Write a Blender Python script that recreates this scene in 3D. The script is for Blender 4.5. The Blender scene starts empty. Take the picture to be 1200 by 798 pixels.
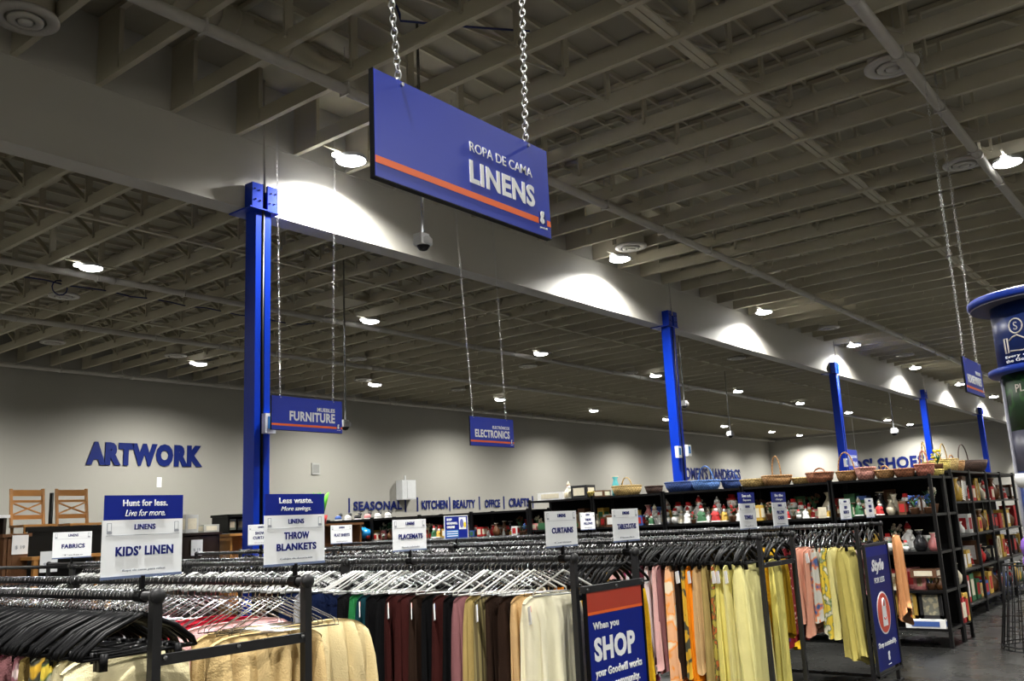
import bpy, math, random
from mathutils import Vector, Matrix
random.seed(7)
SC = bpy.context.scene
COL = SC.collection
PI = math.pi
EYE = 1.7
# ------------------------------------------------------------------ camera
cam_d = bpy.data.cameras.new('camera'); cam = bpy.data.objects.new('camera', cam_d); COL.objects.link(cam)
SC.camera = cam
yaw, pit, roll = 0.6631003, 0.198282, 0.0477764
fwd = Vector((math.cos(pit)*math.cos(yaw), math.cos(pit)*math.sin(yaw), math.sin(pit)))
rt = fwd.cross(Vector((0, 0, 1))).normalized(); dn = fwd.cross(rt)
r2 = math.cos(roll)*rt + math.sin(roll)*dn; d2 = -math.sin(roll)*rt + math.cos(roll)*dn
cam.matrix_world = Matrix(((r2.x, -d2.x, -fwd.x, 0), (r2.y, -d2.y, -fwd.y, 0), (r2.z, -d2.z, -fwd.z, EYE), (0, 0, 0, 1)))
cam_d.sensor_width = 36; cam_d.lens = 36*1061.686/1200; cam_d.clip_end = 300; cam_d.clip_start = 0.05
# ------------------------------------------------------------------ world, exposure
w = bpy.data.worlds.new('world'); SC.world = w; w.use_nodes = True
w.node_tree.nodes['Background'].inputs[0].default_value = (0.01, 0.01, 0.012, 1)
w.node_tree.nodes['Background'].inputs[1].default_value = 0.2
SC.view_settings.view_transform = 'Standard'; SC.view_settings.look = 'None'
SC.view_settings.gamma = 1; SC.view_settings.use_curve_mapping = False
SC.view_settings.exposure = 0.62
LAMP_W = 4200.0
LAMP_COL = (1.0, 0.98, 0.93)
SPOT = math.radians(156)
# ------------------------------------------------------------------ materials
def new_mat(name):
    m = bpy.data.materials.new(name); m.use_nodes = True
    nt = m.node_tree; b = nt.nodes['Principled BSDF']
    return m, nt, b
MC = {}
def mat(name, col, rough=0.6, metal=0.0, var=0.08, scale=6.0, bump=0.0, bscale=60.0, spec=None, stretch=None):
    if name in MC: return MC[name]
    m, nt, b = new_mat(name); N = nt.nodes; L = nt.links
    b.inputs['Roughness'].default_value = rough; b.inputs['Metallic'].default_value = metal
    if spec is not None: b.inputs['Specular IOR Level'].default_value = spec
    tc = N.new('ShaderNodeTexCoord'); mp = N.new('ShaderNodeMapping'); L.new(tc.outputs['Object'], mp.inputs[0])
    if stretch: mp.inputs['Scale'].default_value = stretch
    no = N.new('ShaderNodeTexNoise'); no.inputs['Scale'].default_value = scale; no.inputs['Detail'].default_value = 4
    L.new(mp.outputs[0], no.inputs['Vector'])
    mx = N.new('ShaderNodeMix'); mx.data_type = 'RGBA'
    c = Vector(col)
    mx.inputs[6].default_value = (*(c*(1-var)), 1); mx.inputs[7].default_value = (*[min(1, v) for v in c*(1+var)], 1)
    L.new(no.outputs[0], mx.inputs[0]); L.new(mx.outputs[2], b.inputs['Base Color'])
    if bump:
        n2 = N.new('ShaderNodeTexNoise'); n2.inputs['Scale'].default_value = bscale; L.new(mp.outputs[0], n2.inputs['Vector'])
        bp = N.new('ShaderNodeBump'); bp.inputs['Strength'].default_value = bump; bp.inputs['Distance'].default_value = 0.01
        L.new(n2.outputs[0], bp.inputs['Height']); L.new(bp.outputs[0], b.inputs['Normal'])
    MC[name] = m; return m
def mat_pattern(name, c1, c2, kind='spots', scale=12.0, rough=0.85, c3=None):
    if name in MC: return MC[name]
    m, nt, b = new_mat(name); N = nt.nodes; L = nt.links
    b.inputs['Roughness'].default_value = rough
    tc = N.new('ShaderNodeTexCoord'); src = tc.outputs['Object']
    r = N.new('ShaderNodeValToRGB'); e = r.color_ramp.elements
    if kind == 'spots':
        t = N.new('ShaderNodeTexVoronoi'); t.inputs['Scale'].default_value = scale; o = t.outputs['Distance']
        e[0].position = 0.28; e[1].position = 0.32; e[0].color = (*c2, 1); e[1].color = (*c1, 1)
    elif kind == 'floral':
        t = N.new('ShaderNodeTexNoise'); t.inputs['Scale'].default_value = scale; t.inputs['Detail'].default_value = 1.5; o = t.outputs[0]
        e[0].position = 0.47; e[1].position = 0.53; e[0].color = (*c1, 1); e[1].color = (*c2, 1)
        if c3: q = r.color_ramp.elements.new(0.62); q.color = (*c3, 1)
    elif kind in ('stripes', 'bands'):
        t = N.new('ShaderNodeTexWave'); t.inputs['Scale'].default_value = scale; t.bands_direction = 'Z' if kind == 'bands' else 'X'; o = t.outputs[0]
        e[0].position = 0.45; e[1].position = 0.55; e[0].color = (*c1, 1); e[1].color = (*c2, 1)
        if c3: q = r.color_ramp.elements.new(0.85); q.color = (*c3, 1)
    else:  # weave
        t = N.new('ShaderNodeTexChecker'); t.inputs['Scale'].default_value = scale; o = t.outputs[1]
        e[0].color = (*c1, 1); e[1].color = (*c2, 1)
        bp = N.new('ShaderNodeBump'); bp.inputs['Strength'].default_value = 0.6; L.new(o, bp.inputs['Height']); L.new(bp.outputs[0], b.inputs['Normal'])
    L.new(src, t.inputs['Vector']); L.new(o, r.inputs[0]); L.new(r.outputs[0], b.inputs['Base Color'])
    MC[name] = m; return m
def mat_emit(name, col, s):
    m, nt, b = new_mat(name)
    b.inputs['Base Color'].default_value = (*col, 1); b.inputs['Emission Color'].default_value = (*col, 1); b.inputs['Emission Strength'].default_value = s
    m.cycles.emission_sampling = 'NONE'
    return m
PAINT = mat('ceiling paint', (0.45, 0.415, 0.315), 0.75, var=0.05, scale=1.5)
DECK = mat('roof deck paint', (0.34, 0.317, 0.245), 0.85, var=0.1, scale=0.8)
BEAMP = mat('beam paint', (0.46, 0.445, 0.40), 0.55, var=0.03, scale=0.7, stretch=(0.2, 1, 5))
PIPEP = mat('pipe paint', (0.42, 0.40, 0.36), 0.45, var=0.05)
WALLP = mat('wall paint', (0.30, 0.29, 0.255), 0.8, var=0.03, scale=0.6)
BLUEC = mat('blue column paint', (0.002, 0.032, 0.42), 0.3, var=0.08, scale=1.2, spec=.25)
BLUES = mat('blue sign face', (0.016, 0.04, 0.42), 0.38, var=0.03, scale=2, spec=.5)
NAVY = mat('navy print', (0.002, 0.008, 0.13), 0.5, var=0.03, spec=.2)
NAVYW = mat('navy wall letters', (0.002, 0.010, 0.10), 0.6, var=0.03, spec=.2)
WHITE = mat('white print', (0.82, 0.83, 0.84), 0.4, var=0.01)
CARD = mat('white sign card', (0.82, 0.84, 0.86), 0.35, var=0.02)
ORANGE = mat('orange stripe', (0.85, 0.14, 0.02), 0.4, var=0.02)
RUST = mat('rust red print', (0.45, 0.045, 0.02), 0.4, var=0.02)
GREYP = mat('grey print', (0.3, 0.32, 0.36), 0.5)
BLACKM = mat('black steel', (0.005, 0.005, 0.0055), 0.4, 0.0, var=0.2, spec=.25)
GREYM = mat('grey powder coated steel', (0.012, 0.012, 0.013), 0.45, 0.0, var=0.1, scale=20, spec=.3)
CHROME = mat('bright steel wire', (0.42, 0.43, 0.45), 0.2, 1.0, var=0.05)
GALV = mat('galvanised chain', (0.5, 0.5, 0.5), 0.3, 1.0)
BPLAST = mat('black plastic', (0.003, 0.003, 0.0035), 0.42, var=0.1, spec=.12)
LIGHTP = mat('light grey plastic', (0.55, 0.56, 0.56), 0.4)
DARKG = mat('dark dome glass', (0.01, 0.01, 0.012), 0.08)
SLOT = mat('dark slot', (0.02, 0.02, 0.018), 0.7)
SCREEN = mat('blue display glass', (0.05, 0.2, 0.5), 0.2)
LENS = mat_emit('lamp lens', (1.0, 1.0, 1.0), 14.0)
# polished concrete floor
FLOOR, nt, b = new_mat('polished concrete'); N = nt.nodes; L = nt.links
tc = N.new('ShaderNodeTexCoord'); n1 = N.new('ShaderNodeTexNoise'); n1.inputs['Scale'].default_value = 0.8; n1.inputs['Detail'].default_value = 8
r1 = N.new('ShaderNodeValToRGB'); r1.color_ramp.elements[0].color = (0.010, 0.010, 0.0095, 1); r1.color_ramp.elements[1].color = (0.026, 0.026, 0.024, 1)
r1.color_ramp.elements[0].position = 0.35; r1.color_ramp.elements[1].position = 0.65
L.new(tc.outputs['Object'], n1.inputs['Vector']); L.new(n1.outputs[0], r1.inputs[0]); L.new(r1.outputs[0], b.inputs['Base Color'])
n2 = N.new('ShaderNodeTexNoise'); n2.inputs['Scale'].default_value = 3; r2_ = N.new('ShaderNodeMapRange'); r2_.inputs[3].default_value = 0.18; r2_.inputs[4].default_value = 0.38
L.new(tc.outputs['Object'], n2.inputs['Vector']); L.new(n2.outputs[0], r2_.inputs[0]); L.new(r2_.outputs[0], b.inputs['Roughness']); b.inputs['Specular IOR Level'].default_value = 0.3

# ------------------------------------------------------------------ mesh builder
class MB:
    def __init__(s): s.v = []; s.f = []; s.m = []; s.mi = 0
    def add(s, vs, fs):
        o = len(s.v); s.v += [tuple(v) for v in vs]; s.f += [tuple(i+o for i in f) for f in fs]; s.m += [s.mi]*len(fs); return s
    def box(s, x0, x1, y0, y1, z0, z1):
        vs = [(x, y, z) for x in (x0, x1) for y in (y0, y1) for z in (z0, z1)]
        return s.add(vs, [(0, 1, 3, 2), (4, 6, 7, 5), (0, 4, 5, 1), (2, 3, 7, 6), (0, 2, 6, 4), (1, 5, 7, 3)])
    def bar(s, a, b, w, h, up=(0, 0, 1)):
        a = Vector(a); b = Vector(b); t = (b-a).normalized(); up = Vector(up)
        if abs(t.dot(up)) > .98: up = Vector((1, 0, 0))
        u = t.cross(up).normalized()*w/2; v = u.cross(t).normalized()*h/2
        vs = []
        for p in (a, b): vs += [p-u-v, p+u-v, p+u+v, p-u+v]
        return s.add(vs, [(3, 2, 1, 0), (4, 5, 6, 7), (0, 1, 5, 4), (1, 2, 6, 5), (2, 3, 7, 6), (3, 0, 4, 7)])
    def tube(s, pts, r, n=6, cap=True):
        pts = [Vector(p) for p in pts]; rs = r if isinstance(r, (list, tuple)) else [r]*len(pts); vs = []; fs = []
        ref = None
        for i, p in enumerate(pts):
            t = (pts[min(i+1, len(pts)-1)]-pts[max(i-1, 0)]).normalized()
            if ref is None: ref = Vector((0, 0, 1)) if abs(t.z) < .9 else Vector((1, 0, 0))
            u = ref-t*ref.dot(t)
            u = u.normalized() if u.length > 1e-5 else t.orthogonal().normalized()
            ref = u; v = t.cross(u)
            for k in range(n):
                a = 2*PI*k/n; vs.append(p+(u*math.cos(a)+v*math.sin(a))*rs[i])
        for i in range(len(pts)-1):
            for k in range(n): fs.append((i*n+k, i*n+(k+1) % n, (i+1)*n+(k+1) % n, (i+1)*n+k))
        if cap: fs.append(tuple(reversed(range(n)))); fs.append(tuple((len(pts)-1)*n+k for k in range(n)))
        return s.add(vs, fs)
    def lathe(s, prof, n=16, c=(0, 0, 0), sx=1, sy=1):
        vs = []; fs = []
        for r, z in prof:
            for k in range(n): a = 2*PI*k/n; vs.append((c[0]+r*sx*math.cos(a), c[1]+r*sy*math.sin(a), c[2]+z))
        for i in range(len(prof)-1):
            for k in range(n): fs.append((i*n+k, i*n+(k+1) % n, (i+1)*n+(k+1) % n, (i+1)*n+k))
        fs.append(tuple(reversed(range(n)))); fs.append(tuple((len(prof)-1)*n+k for k in range(n)))
        return s.add(vs, fs)
    def ball(s, c, r, n=8, sx=1, sy=1, sz=1):
        return s.lathe([(max(1e-4, r*math.cos(a)), r*sz*math.sin(a)) for a in [(-.5+i/(n//2+1))*PI for i in range(n//2+2)]], n, c, sx, sy)
    def mesh(s, name, mats, smooth=False):
        me = bpy.data.meshes.new(name); me.from_pydata(s.v, [], s.f)
        for m in (mats if isinstance(mats, (list, tuple)) else [mats]): me.materials.append(m)
        if isinstance(mats, (list, tuple)): me.polygons.foreach_set('material_index', s.m)
        if smooth: me.shade_smooth(); 
        me.update(); return me
    def build(s, name, mats, parent=None, smooth=False, loc=None, rot=None):
        return inst(name, s.mesh(name, mats, smooth), parent, loc, rot)
def inst(name, me, parent=None, loc=None, rot=None):
    o = bpy.data.objects.new(name, me); COL.objects.link(o)
    if parent: o.parent = parent
    if loc: o.location = loc
    if rot: o.rotation_euler = rot
    return o
def tag(o, label, cat, group=None, kind=None):
    o['label'] = label; o['category'] = cat
    if group: o['group'] = group
    if kind: o['kind'] = kind
    return o
def thing(name, label, cat, loc=(0, 0, 0), rz=0, group=None):
    o = bpy.data.objects.new(name, None); COL.objects.link(o); o.location = loc; o.rotation_euler = (0, 0, rz)
    o.empty_display_size = 0.1
    return tag(o, label, cat, group)
def dup(root, loc, rot, label, group=None):
    r = root.copy(); COL.objects.link(r); r.location = loc; r.rotation_euler = rot; r['label'] = label
    if group: r['group'] = group
    for ch in list(root.children):
        c = ch.copy(); COL.objects.link(c); c.parent = r
        for g in list(ch.children):
            d = g.copy(); COL.objects.link(d); d.parent = c
    return r
def split_letters(o, name='letter'):
    me = o.data; n = len(me.vertices); par = list(range(n))
    def f(i):
        while par[i] != i: par[i] = par[par[i]]; i = par[i]
        return i
    for p in me.polygons:
        vs = list(p.vertices); r = f(vs[0])
        for v in vs[1:]: par[f(v)] = r
    isl = {}
    for i in range(n): isl.setdefault(f(i), []).append(i)
    L_ = sorted([[min(me.vertices[i].co.x for i in q), max(me.vertices[i].co.x for i in q), q] for q in isl.values()], key=lambda t: (t[0]+t[1]))
    groups = []
    for a, b, q in L_:
        if groups:
            g = groups[-1]; ov = min(g[1], b)-max(g[0], a)
            if ov > .6*min(b-a, g[1]-g[0]): g[0] = min(g[0], a); g[1] = max(g[1], b); g[2] += q; continue
        groups.append([a, b, list(q)])
    for a, b, q in groups:
        ids = set(q); mp = {v: k for k, v in enumerate(q)}
        m2 = MB(); m2.add([me.vertices[i].co.copy() for i in q], [tuple(mp[i] for i in p.vertices) for p in me.polygons if p.vertices[0] in ids])
        m2.build(name, me.materials[0], o.parent)
    bpy.data.objects.remove(o)
def struct(o): o['kind'] = 'structure'; return o
OW = ['first', 'second', 'third', 'fourth', 'fifth', 'sixth', 'seventh', 'eighth', 'ninth', 'tenth', 'eleventh', 'twelfth', 'thirteenth', 'fourteenth', 'fifteenth', 'sixteenth', 'seventeenth', 'eighteenth', 'nineteenth', 'twentieth']
def nth(i): return OW[i] if i < 20 else '%d%s' % (i+1, {1: 'st', 2: 'nd', 3: 'rd'}.get((i+1) % 10, 'th'))
# text: glyph outlines as flat mesh, fitted into a box on a plane facing -Y (u=+X, v=+Z)
TC = {}
def text_mesh(s, bold, shear, ext):
    k = (s, bold, shear, ext)
    if k in TC: return TC[k]
    cu = bpy.data.curves.new('lettering', 'FONT'); cu.body = s; cu.offset = bold; cu.shear = shear; cu.extrude = ext; cu.resolution_u = 3
    cu.space_character = 1.0+bold*2
    ob = bpy.data.objects.new('tmp', cu); COL.objects.link(ob)
    dg = bpy.context.evaluated_depsgraph_get(); dg.update()
    me = bpy.data.meshes.new_from_object(ob.evaluated_get(dg)); me.name = 'lettering'
    bpy.data.objects.remove(ob); me.materials.clear()
    xs = [v.co.x for v in me.vertices]; ys = [v.co.y for v in me.vertices]
    TC[k] = (me, min(xs), max(xs), min(ys), max(ys)); return TC[k]
def text(s, x0, x1, z0, z1, y, m, parent, bold=0.02, shear=0.0, depth=0.002, rot=0, name='lettering'):
    me, a, b_, c, d = text_mesh(s, bold, shear, 0.01)
    me = me.copy(); me.materials.append(m)
    sx = (x1-x0)/(b_-a); sz = (z1-z0)/(d-c)
    for v in me.vertices:
        x, yy, z = v.co; v.co = (x0+(x-a)*sx, y - (z+0.01)/0.02*depth, z0+(yy-c)*sz)
    me.update()
    return inst(name, me, parent)

# ================================================================== ROOM SHELL
X0, X1, Y0, Y1 = -9.0, 83.2, -11.0, 34.6
ZJ = 6.65+EYE      # underside of trusses
ZD = ZJ+1.12       # roof deck
struct(MB().box(X0-.3, X1+.3, Y0-.3, Y1+.3, -.2, 0).build('floor', FLOOR))
ceiling = struct(MB().box(X0-.3, X1+.3, Y0-.3, Y1+.3, ZD, ZD+.2).build('ceiling', DECK))
wall_back = struct(MB().box(X0-.3, X1+.3, Y1, Y1+.3, 0, ZD).build('wall_back', WALLP))
wall_far = struct(MB().box(X1, X1+.3, Y0, Y1, 0, ZD).build('wall_right', WALLP))
struct(MB().box(X0-.3, X1+.3, Y0-.3, Y0, 0, ZD).build('wall_front', WALLP))
struct(MB().box(X0-.3, X0, Y0, Y1, 0, ZD).build('wall_left', WALLP))
# girder
BY0, BY1 = 12.35, 12.72; ZB = 5.38+EYE
bm = MB().box(X0, X1, BY0, BY1, ZB+.03, ZD-.01)
bm.box(X0, X1, BY0-.02, BY1+.02, ZB, ZB+.03)
bm.box(X0, X1, BY0-.012, BY0, ZJ-.012, ZJ)          # ledger line along the truss seats
struct(bm.build('trim_1', BEAMP))
# ------------------------------------------------------------------ roof trusses
SP = 1.2134; XJ0 = 4.9
def truss_mesh(y0, y1, gus):
    m = MB(); c = .045
    m.box(-c, c, y0, y1, 0, .055)                       # flange
    m.box(-c*.55, c*.55, y0, y1, .055, .27)             # deep chord board
    m.box(-c, c, y0, y1, 1.02, 1.10)
    for a, b in gus: m.box(-c*.8, c*.8, a, b, .05, 1.02)
    return m.mesh('truss', PAINT)
NEARB = (Y0, BY0); FARB = (BY1, Y1)
tm_near = truss_mesh(*NEARB, [(BY0-.62, BY0), (Y0, Y0+.6)])
tm_far = truss_mesh(*FARB, [(BY1, BY1+.5), (Y1-.6, Y1)])
def web_list(y0, y1, pitch):
    n = round((y1-y0)/pitch); p = (y1-y0)/n; out = []
    for i in range(n):
        a = y0+i*p
        out.append(((0, a, .16), (0, a+p*.55, 1.04)))
        if i: out.append(((0, a, .16), (0, a, 1.04)))
    return out
WN = web_list(Y0+.6, BY0-.7, 2.2); WF = web_list(BY1+.6, Y1-.6, 2.05)
def web_piece(a, b):
    m = MB(); m.bar(a, b, .045, .14, (1, 0, 0)); return m.mesh('web_board', PAINT)
wp_n = [web_piece(*q) for q in WN if q[0][1] > -2]; wp_f = [web_piece(*q) for q in WF]
mj = MB(); [mj.bar(a, b, .045, .14, (1, 0, 0)) for a, b in WN]; wj_n = mj.mesh('web_boards', PAINT)
mj = MB(); [mj.bar(a, b, .045, .14, (1, 0, 0)) for a, b in WF]; wj_f = mj.mesh('web_boards', PAINT)
for k in range(-11, 65):
    x = XJ0+k*SP
    if x > X1-.1 or x < X0+.1: continue
    t = inst('roof_truss', tm_near, ceiling, (x, 0, ZJ))
    if 0 <= k < 12:
        for me in wp_n: inst('web_board', me, t)
    else: inst('web_boards', wj_n, t)['kind'] = 'stuff'
    t = inst('roof_truss', tm_far, ceiling, (x, 0, ZJ))
    if 0 <= k < 9:
        for me in wp_f: inst('web_board', me, t)
    else: inst('web_boards', wj_f, t)['kind'] = 'stuff'
# blocking boards between trusses
blk = MB().box(.03, SP-.03, -.11, -.01, .06, .10).box(.03, SP-.03, .01, .11, .06, .10).mesh('blocking_board', PAINT)
blk2 = MB().box(.03, SP-.03, -.05, .05, .05, .10).mesh('blocking_board', PAINT)
for k in range(-4, 60):
    x = XJ0+k*SP
    for yy, me in ((5.35, blk), (-1.5, blk2), (18.1, blk2), (26.3, blk2)):
        if k < 34 or yy in (5.35, 18.1): inst('blocking_board', me, ceiling, (x, yy, ZJ))
# short rafters of sub-deck between trusses (visible light strips)
sub = MB()
for i in range(12): sub.box(.04, SP-.04, 0+i*.61, .045+i*.61, 1.03, 1.12)
subm = sub.mesh('deck_battens', PAINT)
for k in range(-2, 26):
    for y in (4.8, 12.9, 20.4, 27.8):
        o = inst('deck_battens', subm, ceiling, (XJ0+k*SP, y - (0 if y > 12 else .3), ZJ)); o['kind'] = 'stuff'
# gypsum panel hung in the far bay
inst('ceiling_panel', MB().box(0, 1.1, 0, 1.2, .02, .05).mesh('ceiling_panel', PAINT), ceiling, (16.95+.1, 19.6, ZJ))
# ------------------------------------------------------------------ sprinkler pipes
def pipe(y, x0, x1, r, z, label, dz=0):
    t = thing('sprinkler_pipe', label, 'pipe', (x0, y, z))
    MB().tube([(0, 0, 0), (x1-x0, 0, 0)], r, 12).build('pipe', PIPEP, t, True)
    n = int((x1-x0)/SP/2)
    hg = MB().tube([(0, 0, r), (0, 0, ZJ-z+.6)], .012, 5).box(-.02, .02, -r-.012, r+.012, -r-.012, r+.012).mesh('hanger_rod', PIPEP)
    cp = MB().tube([(-.06, 0, 0), (.06, 0, 0)], r*1.22, 12).mesh('coupling', PIPEP, True)
    for i in range(min(n, 26)):
        inst('hanger_rod', hg, t, (1.8+i*2*SP+.2, 0, 0))
        if i % 3 == 1: inst('coupling', cp, t, (2.4+i*2*SP, 0, 0))
pipe(9.67, -8, 83, .085, ZJ-.10, 'white sprinkler main crossing under the trusses just in front of the deep beam')
pipe(2.97, -8, 83, .085, ZJ-.10, 'white sprinkler main at the upper right corner, passing over a round vent')
pipe(13.45, -8, 83, .08, ZJ-.08, 'thin white pipe running close behind the deep beam')
pipe(21.8, -8, 83, .085, ZJ-.08, 'white sprinkler pipe in the far bay, second from the back wall')
pipe(27.4, -8, 83, .085, ZJ-.08, 'white sprinkler pipe in the far bay, nearest the back wall pipe')
pipe(33.9, -8, 83, .085, ZJ-.25, 'slim white pipe running along the top of the back wall')
o = MB().tube([(82.9, 12.9, ZJ-.25), (82.9, 34.4, ZJ-.25)], .06, 8).build('sprinkler_pipe', PIPEP, smooth=True)
tag(o, 'slim white pipe along the top of the distant end wall above the shoe lettering', 'pipe')
# duct inside the trusses near the upper left
t = thing('air_duct', 'white round air duct threaded between the trusses at the upper left', 'duct', (3.2, 10.35, ZJ+.62))
MB().tube([(0, 0, 0), (3.6, 0, 0)], .2, 16).build('duct_section', PAINT, t, True)
MB().tube([(3.55, 0, 0), (6.4, 0, 0)], .22, 16).build('duct_section', PAINT, t, True)
for i in range(7): MB().tube([(i*.95, 0, 0), (i*.95+.04, 0, 0)], .235, 16).build('duct_collar', PAINT, t, True)
# blue cables
CABLE = mat('blue cable', (0.01, 0.02, 0.12), 0.5)
def cable(pts, label):
    o = MB().tube(pts, .018, 6).build('cable', CABLE, smooth=True); tag(o, label, 'cable')
def arc(c, r, a0, a1, n, ax='x'):
    out = []
    for i in range(n+1):
        a = a0+(a1-a0)*i/n
        out.append((c[0]+(r*math.cos(a) if ax == 'x' else 0), c[1]+(r*math.cos(a) if ax == 'y' else 0), c[2]+r*math.sin(a)))
    return out
cable(arc((7.9, 8.1, ZJ+.25), .3, PI, 0, 10)+[(9.0, 7.7, ZJ+.35), (10.0, 7.2, ZJ+.5)], 'dark blue cable loop arching between trusses above the large hanging linens sign')
cable([(8.6+.3*i, 6.5-.42*i, ZJ+.45-.04*math.sin(i)) for i in range(9)], 'dark blue cable sagging between trusses at the top centre right')
cable([(9.9+i*.6, 23.6, ZJ+.12+.03*math.sin(i*2.2)) for i in range(16)]+[(19.6, 23.6, ZJ+.3)], 'long dark blue cable run in the far bay left of the blue column')
cable(arc((10.9, 23.6, ZJ+.0), .2, PI*.5, PI*2.5, 12), 'coiled dark blue cable hanging by the flat round vent at left')
for (cx, cy, lab) in ((24.9, 13.6, 'dark hook shaped cable loop beside the second blue column'), (40.5, 21.5, 'dark cable loop below the trusses, middle of the far bay'), (54, 14.5, 'dark cable loop just left of the fourth blue column')):
    cable(arc((cx, cy, ZJ+.02), .32, PI, 2*PI, 10), lab)

# ------------------------------------------------------------------ ceiling lamps
lamp_h = MB().lathe([(.27, 0), (.28, .03), (.26, .07), (.12, .09), (.02, .095)], 20)
lampm = lamp_h.mesh('housing', LIGHTP, True)
lensm = MB().lathe([(.02, -.05), (.17, -.045), (.255, -.015), (.262, 0.0)], 20).mesh('lens', LENS, True)
armm = MB().box(-.40, -.28, -.05, .05, -.02, .04).mesh('sensor', LENS)
brm = MB().box(-.62, .62, -.02, .02, .09, .13).mesh('mounting_bar', PAINT)
rows = [(-6.6, 'row behind the camera side'), (2.6, 'right hand row of ceiling lamps'), (11.6, 'row just in front of the white beam'), (20.95, 'first row beyond the beam'), (30.5, 'row nearest the back wall')]
proto = None
for yy, rn in rows:
    for k in range(-2, 9):
        x = min(10.4+9.13*k, 80.6)
        if x > X1-1 or x < X0+.5 or (yy == 11.6 and k < 0): continue
        lab = 'round ceiling lamp, %s from the left, %s' % (nth(k+2), rn)
        if proto is None:
            proto = thing('ceiling_lamp', lab, 'lamp', (x, yy, ZJ-.13))
            inst('housing', lampm, proto); inst('lens', lensm, proto); inst('sensor', armm, proto); inst('mounting_bar', brm, proto)
        else: dup(proto, (x, yy, ZJ-.13), (0, 0, 0), lab)
        ld = bpy.data.lights.get('lamp_light')
        if ld is None:
            ld = bpy.data.lights.new('lamp_light', 'SPOT'); ld.energy = LAMP_W; ld.color = LAMP_COL; ld.spot_size = SPOT; ld.spot_blend = .85; ld.shadow_soft_size = .13
        lo = bpy.data.objects.new('lamp_light', ld); COL.objects.link(lo); lo.location = (x, yy, ZJ-.19)
# ------------------------------------------------------------------ round vents
def ring(m, r0, r1, z0, z1, n=28):
    prof = [(r0, z0), (r1, z0+.01), (r1, z1), (r0, z1)]
    vs = []; fs = []
    for r, z in prof:
        for k in range(n): a = 2*PI*k/n; vs.append((r*math.cos(a), r*math.sin(a), z))
    for i in range(4):
        for k in range(n):
            j = (i+1) % 4; fs.append((i*n+k, i*n+(k+1) % n, j*n+(k+1) % n, j*n+k))
    m.add(vs, fs)
vo = MB(); ring(vo, .25, .40, -.02, .03); vm1 = vo.mesh('outer_cone', PIPEP, True)
vo = MB(); ring(vo, .115, .215, -.05, 0); vm2 = vo.mesh('middle_cone', PIPEP, True)
vm3 = MB().lathe([(.085, -.06), (.095, -.03), (.06, -.02)], 20).mesh('centre_disc', PIPEP, True)
vm4 = MB().lathe([(.34, .035), (.34, .3), (.33, .9)], 20).mesh('duct_neck', PAINT, True)
vproto = None
vents = [(4.58, 11.24, 'large round ceiling vent at the upper left corner above the beam'), (13.92, 3.19, 'round ceiling vent behind the pipe at the upper right'), (19.21, 3.31, 'round ceiling vent next to the bright lamp at the right edge'),
 (19.1, 11.0, 'round vent directly behind the lamp under the second beam stretch'), (33.74, 11.2, 'round vent before the third beam column'), (43, 11.0, 'round vent between the third and fourth beam lamps'),
 (11.34, 24.27, 'flat pale round vent beside the coiled blue cable'), (13.86, 30.3, 'round vent at the left near the back wall'), (23.95, 26.53, 'round vent right of the furniture sign chain'),
 (18.2, 30.0, 'round vent just left of the lamp near the back wall'), (27.6, 30.2, 'round vent left of the second back row lamp'), (33.6, 29.8, 'round vent above the electronics sign'), (31.0, 23.4, 'round vent in the middle of the far bay'), (36.5, 21.6, 'round vent left of the fourth far bay lamp'), (44.3, 22.5, 'faint round vent beyond the second column'), (37.1, 16.5, 'round vent between second and third columns')]
for x, y, lab in vents:
    if vproto is None:
        vproto = thing('ceiling_vent', lab, 'vent', (x, y, ZJ-.03))
        inst('outer_cone', vm1, vproto); inst('middle_cone', vm2, vproto); inst('centre_disc', vm3, vproto); inst('duct_neck', vm4, vproto)
    else: dup(vproto, (x, y, ZJ-.03), (0, 0, 0), lab)
# ------------------------------------------------------------------ blue columns
def column(x, i):
    t = thing('steel_column', 'tall bright blue steel column under the white beam, %s from the left' % nth(i), 'column', (x, 12.3, 0), 0)
    m = MB(); m.box(-.15, -.035, -.13, .15, 0, ZB); m.box(.035, .15, -.13, .15, 0, ZB); m.box(-.04, .04, -.05, .14, 0, ZB)
    m.build('shaft', BLUEC, t)
    for s in (-1, 1):
        p = MB().box(min(s*.05, s*.26), max(s*.05, s*.26), -.17, .03, ZB-.02, ZB+.42); p.box(min(s*.05, s*.26), max(s*.05, s*.26), -.175, -.17, ZB-.02, ZB+.42)
        pl = p.build('beam_bracket', BLUEC, t)
        for bx, bz in ((.1, .12), (.19, .13), (.12, .3), (.21, .31)):
            MB().lathe([(.014, 0), (.014, .012), (.008, .016)], 8).build('bolt', BPLAST, pl, loc=(s*bx, -.175, ZB+bz), rot=(PI/2, 0, 0))
    MB().box(-.3, .3, -.18, .42, ZB-.03, ZB-.005).build('cap_plate', BLUEC, t)
    MB().box(-.25, .25, -.2, .3, 0, .03).build('base_plate', BLUEC, t)
    MB().tube([(0, -.16, ZB+.3), (0, -.12, ZD-.02)], .022, 6).build('conduit', PIPEP, t, True)
    MB().tube([(0, -.12, 0), (0, -.12, ZB+.45)], .026, 6).build('conduit', BPLAST, t, True)
    return t
CX = [8.94, 23.15, 37.0, 50.45, 63.8, 77.0]
for i, x in enumerate(CX): column(x, i)
def wallbox(x, y, z, lab, rz=0):
    t = thing('thermostat', lab, 'thermostat', (x, y, z), rz)
    MB().box(-.1, .1, -.05, .05, -.16, .16).build('cover', WHITE, t); MB().box(-.055, .055, -.056, -.05, -.09, .11).build('display', SCREEN, t)
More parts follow.
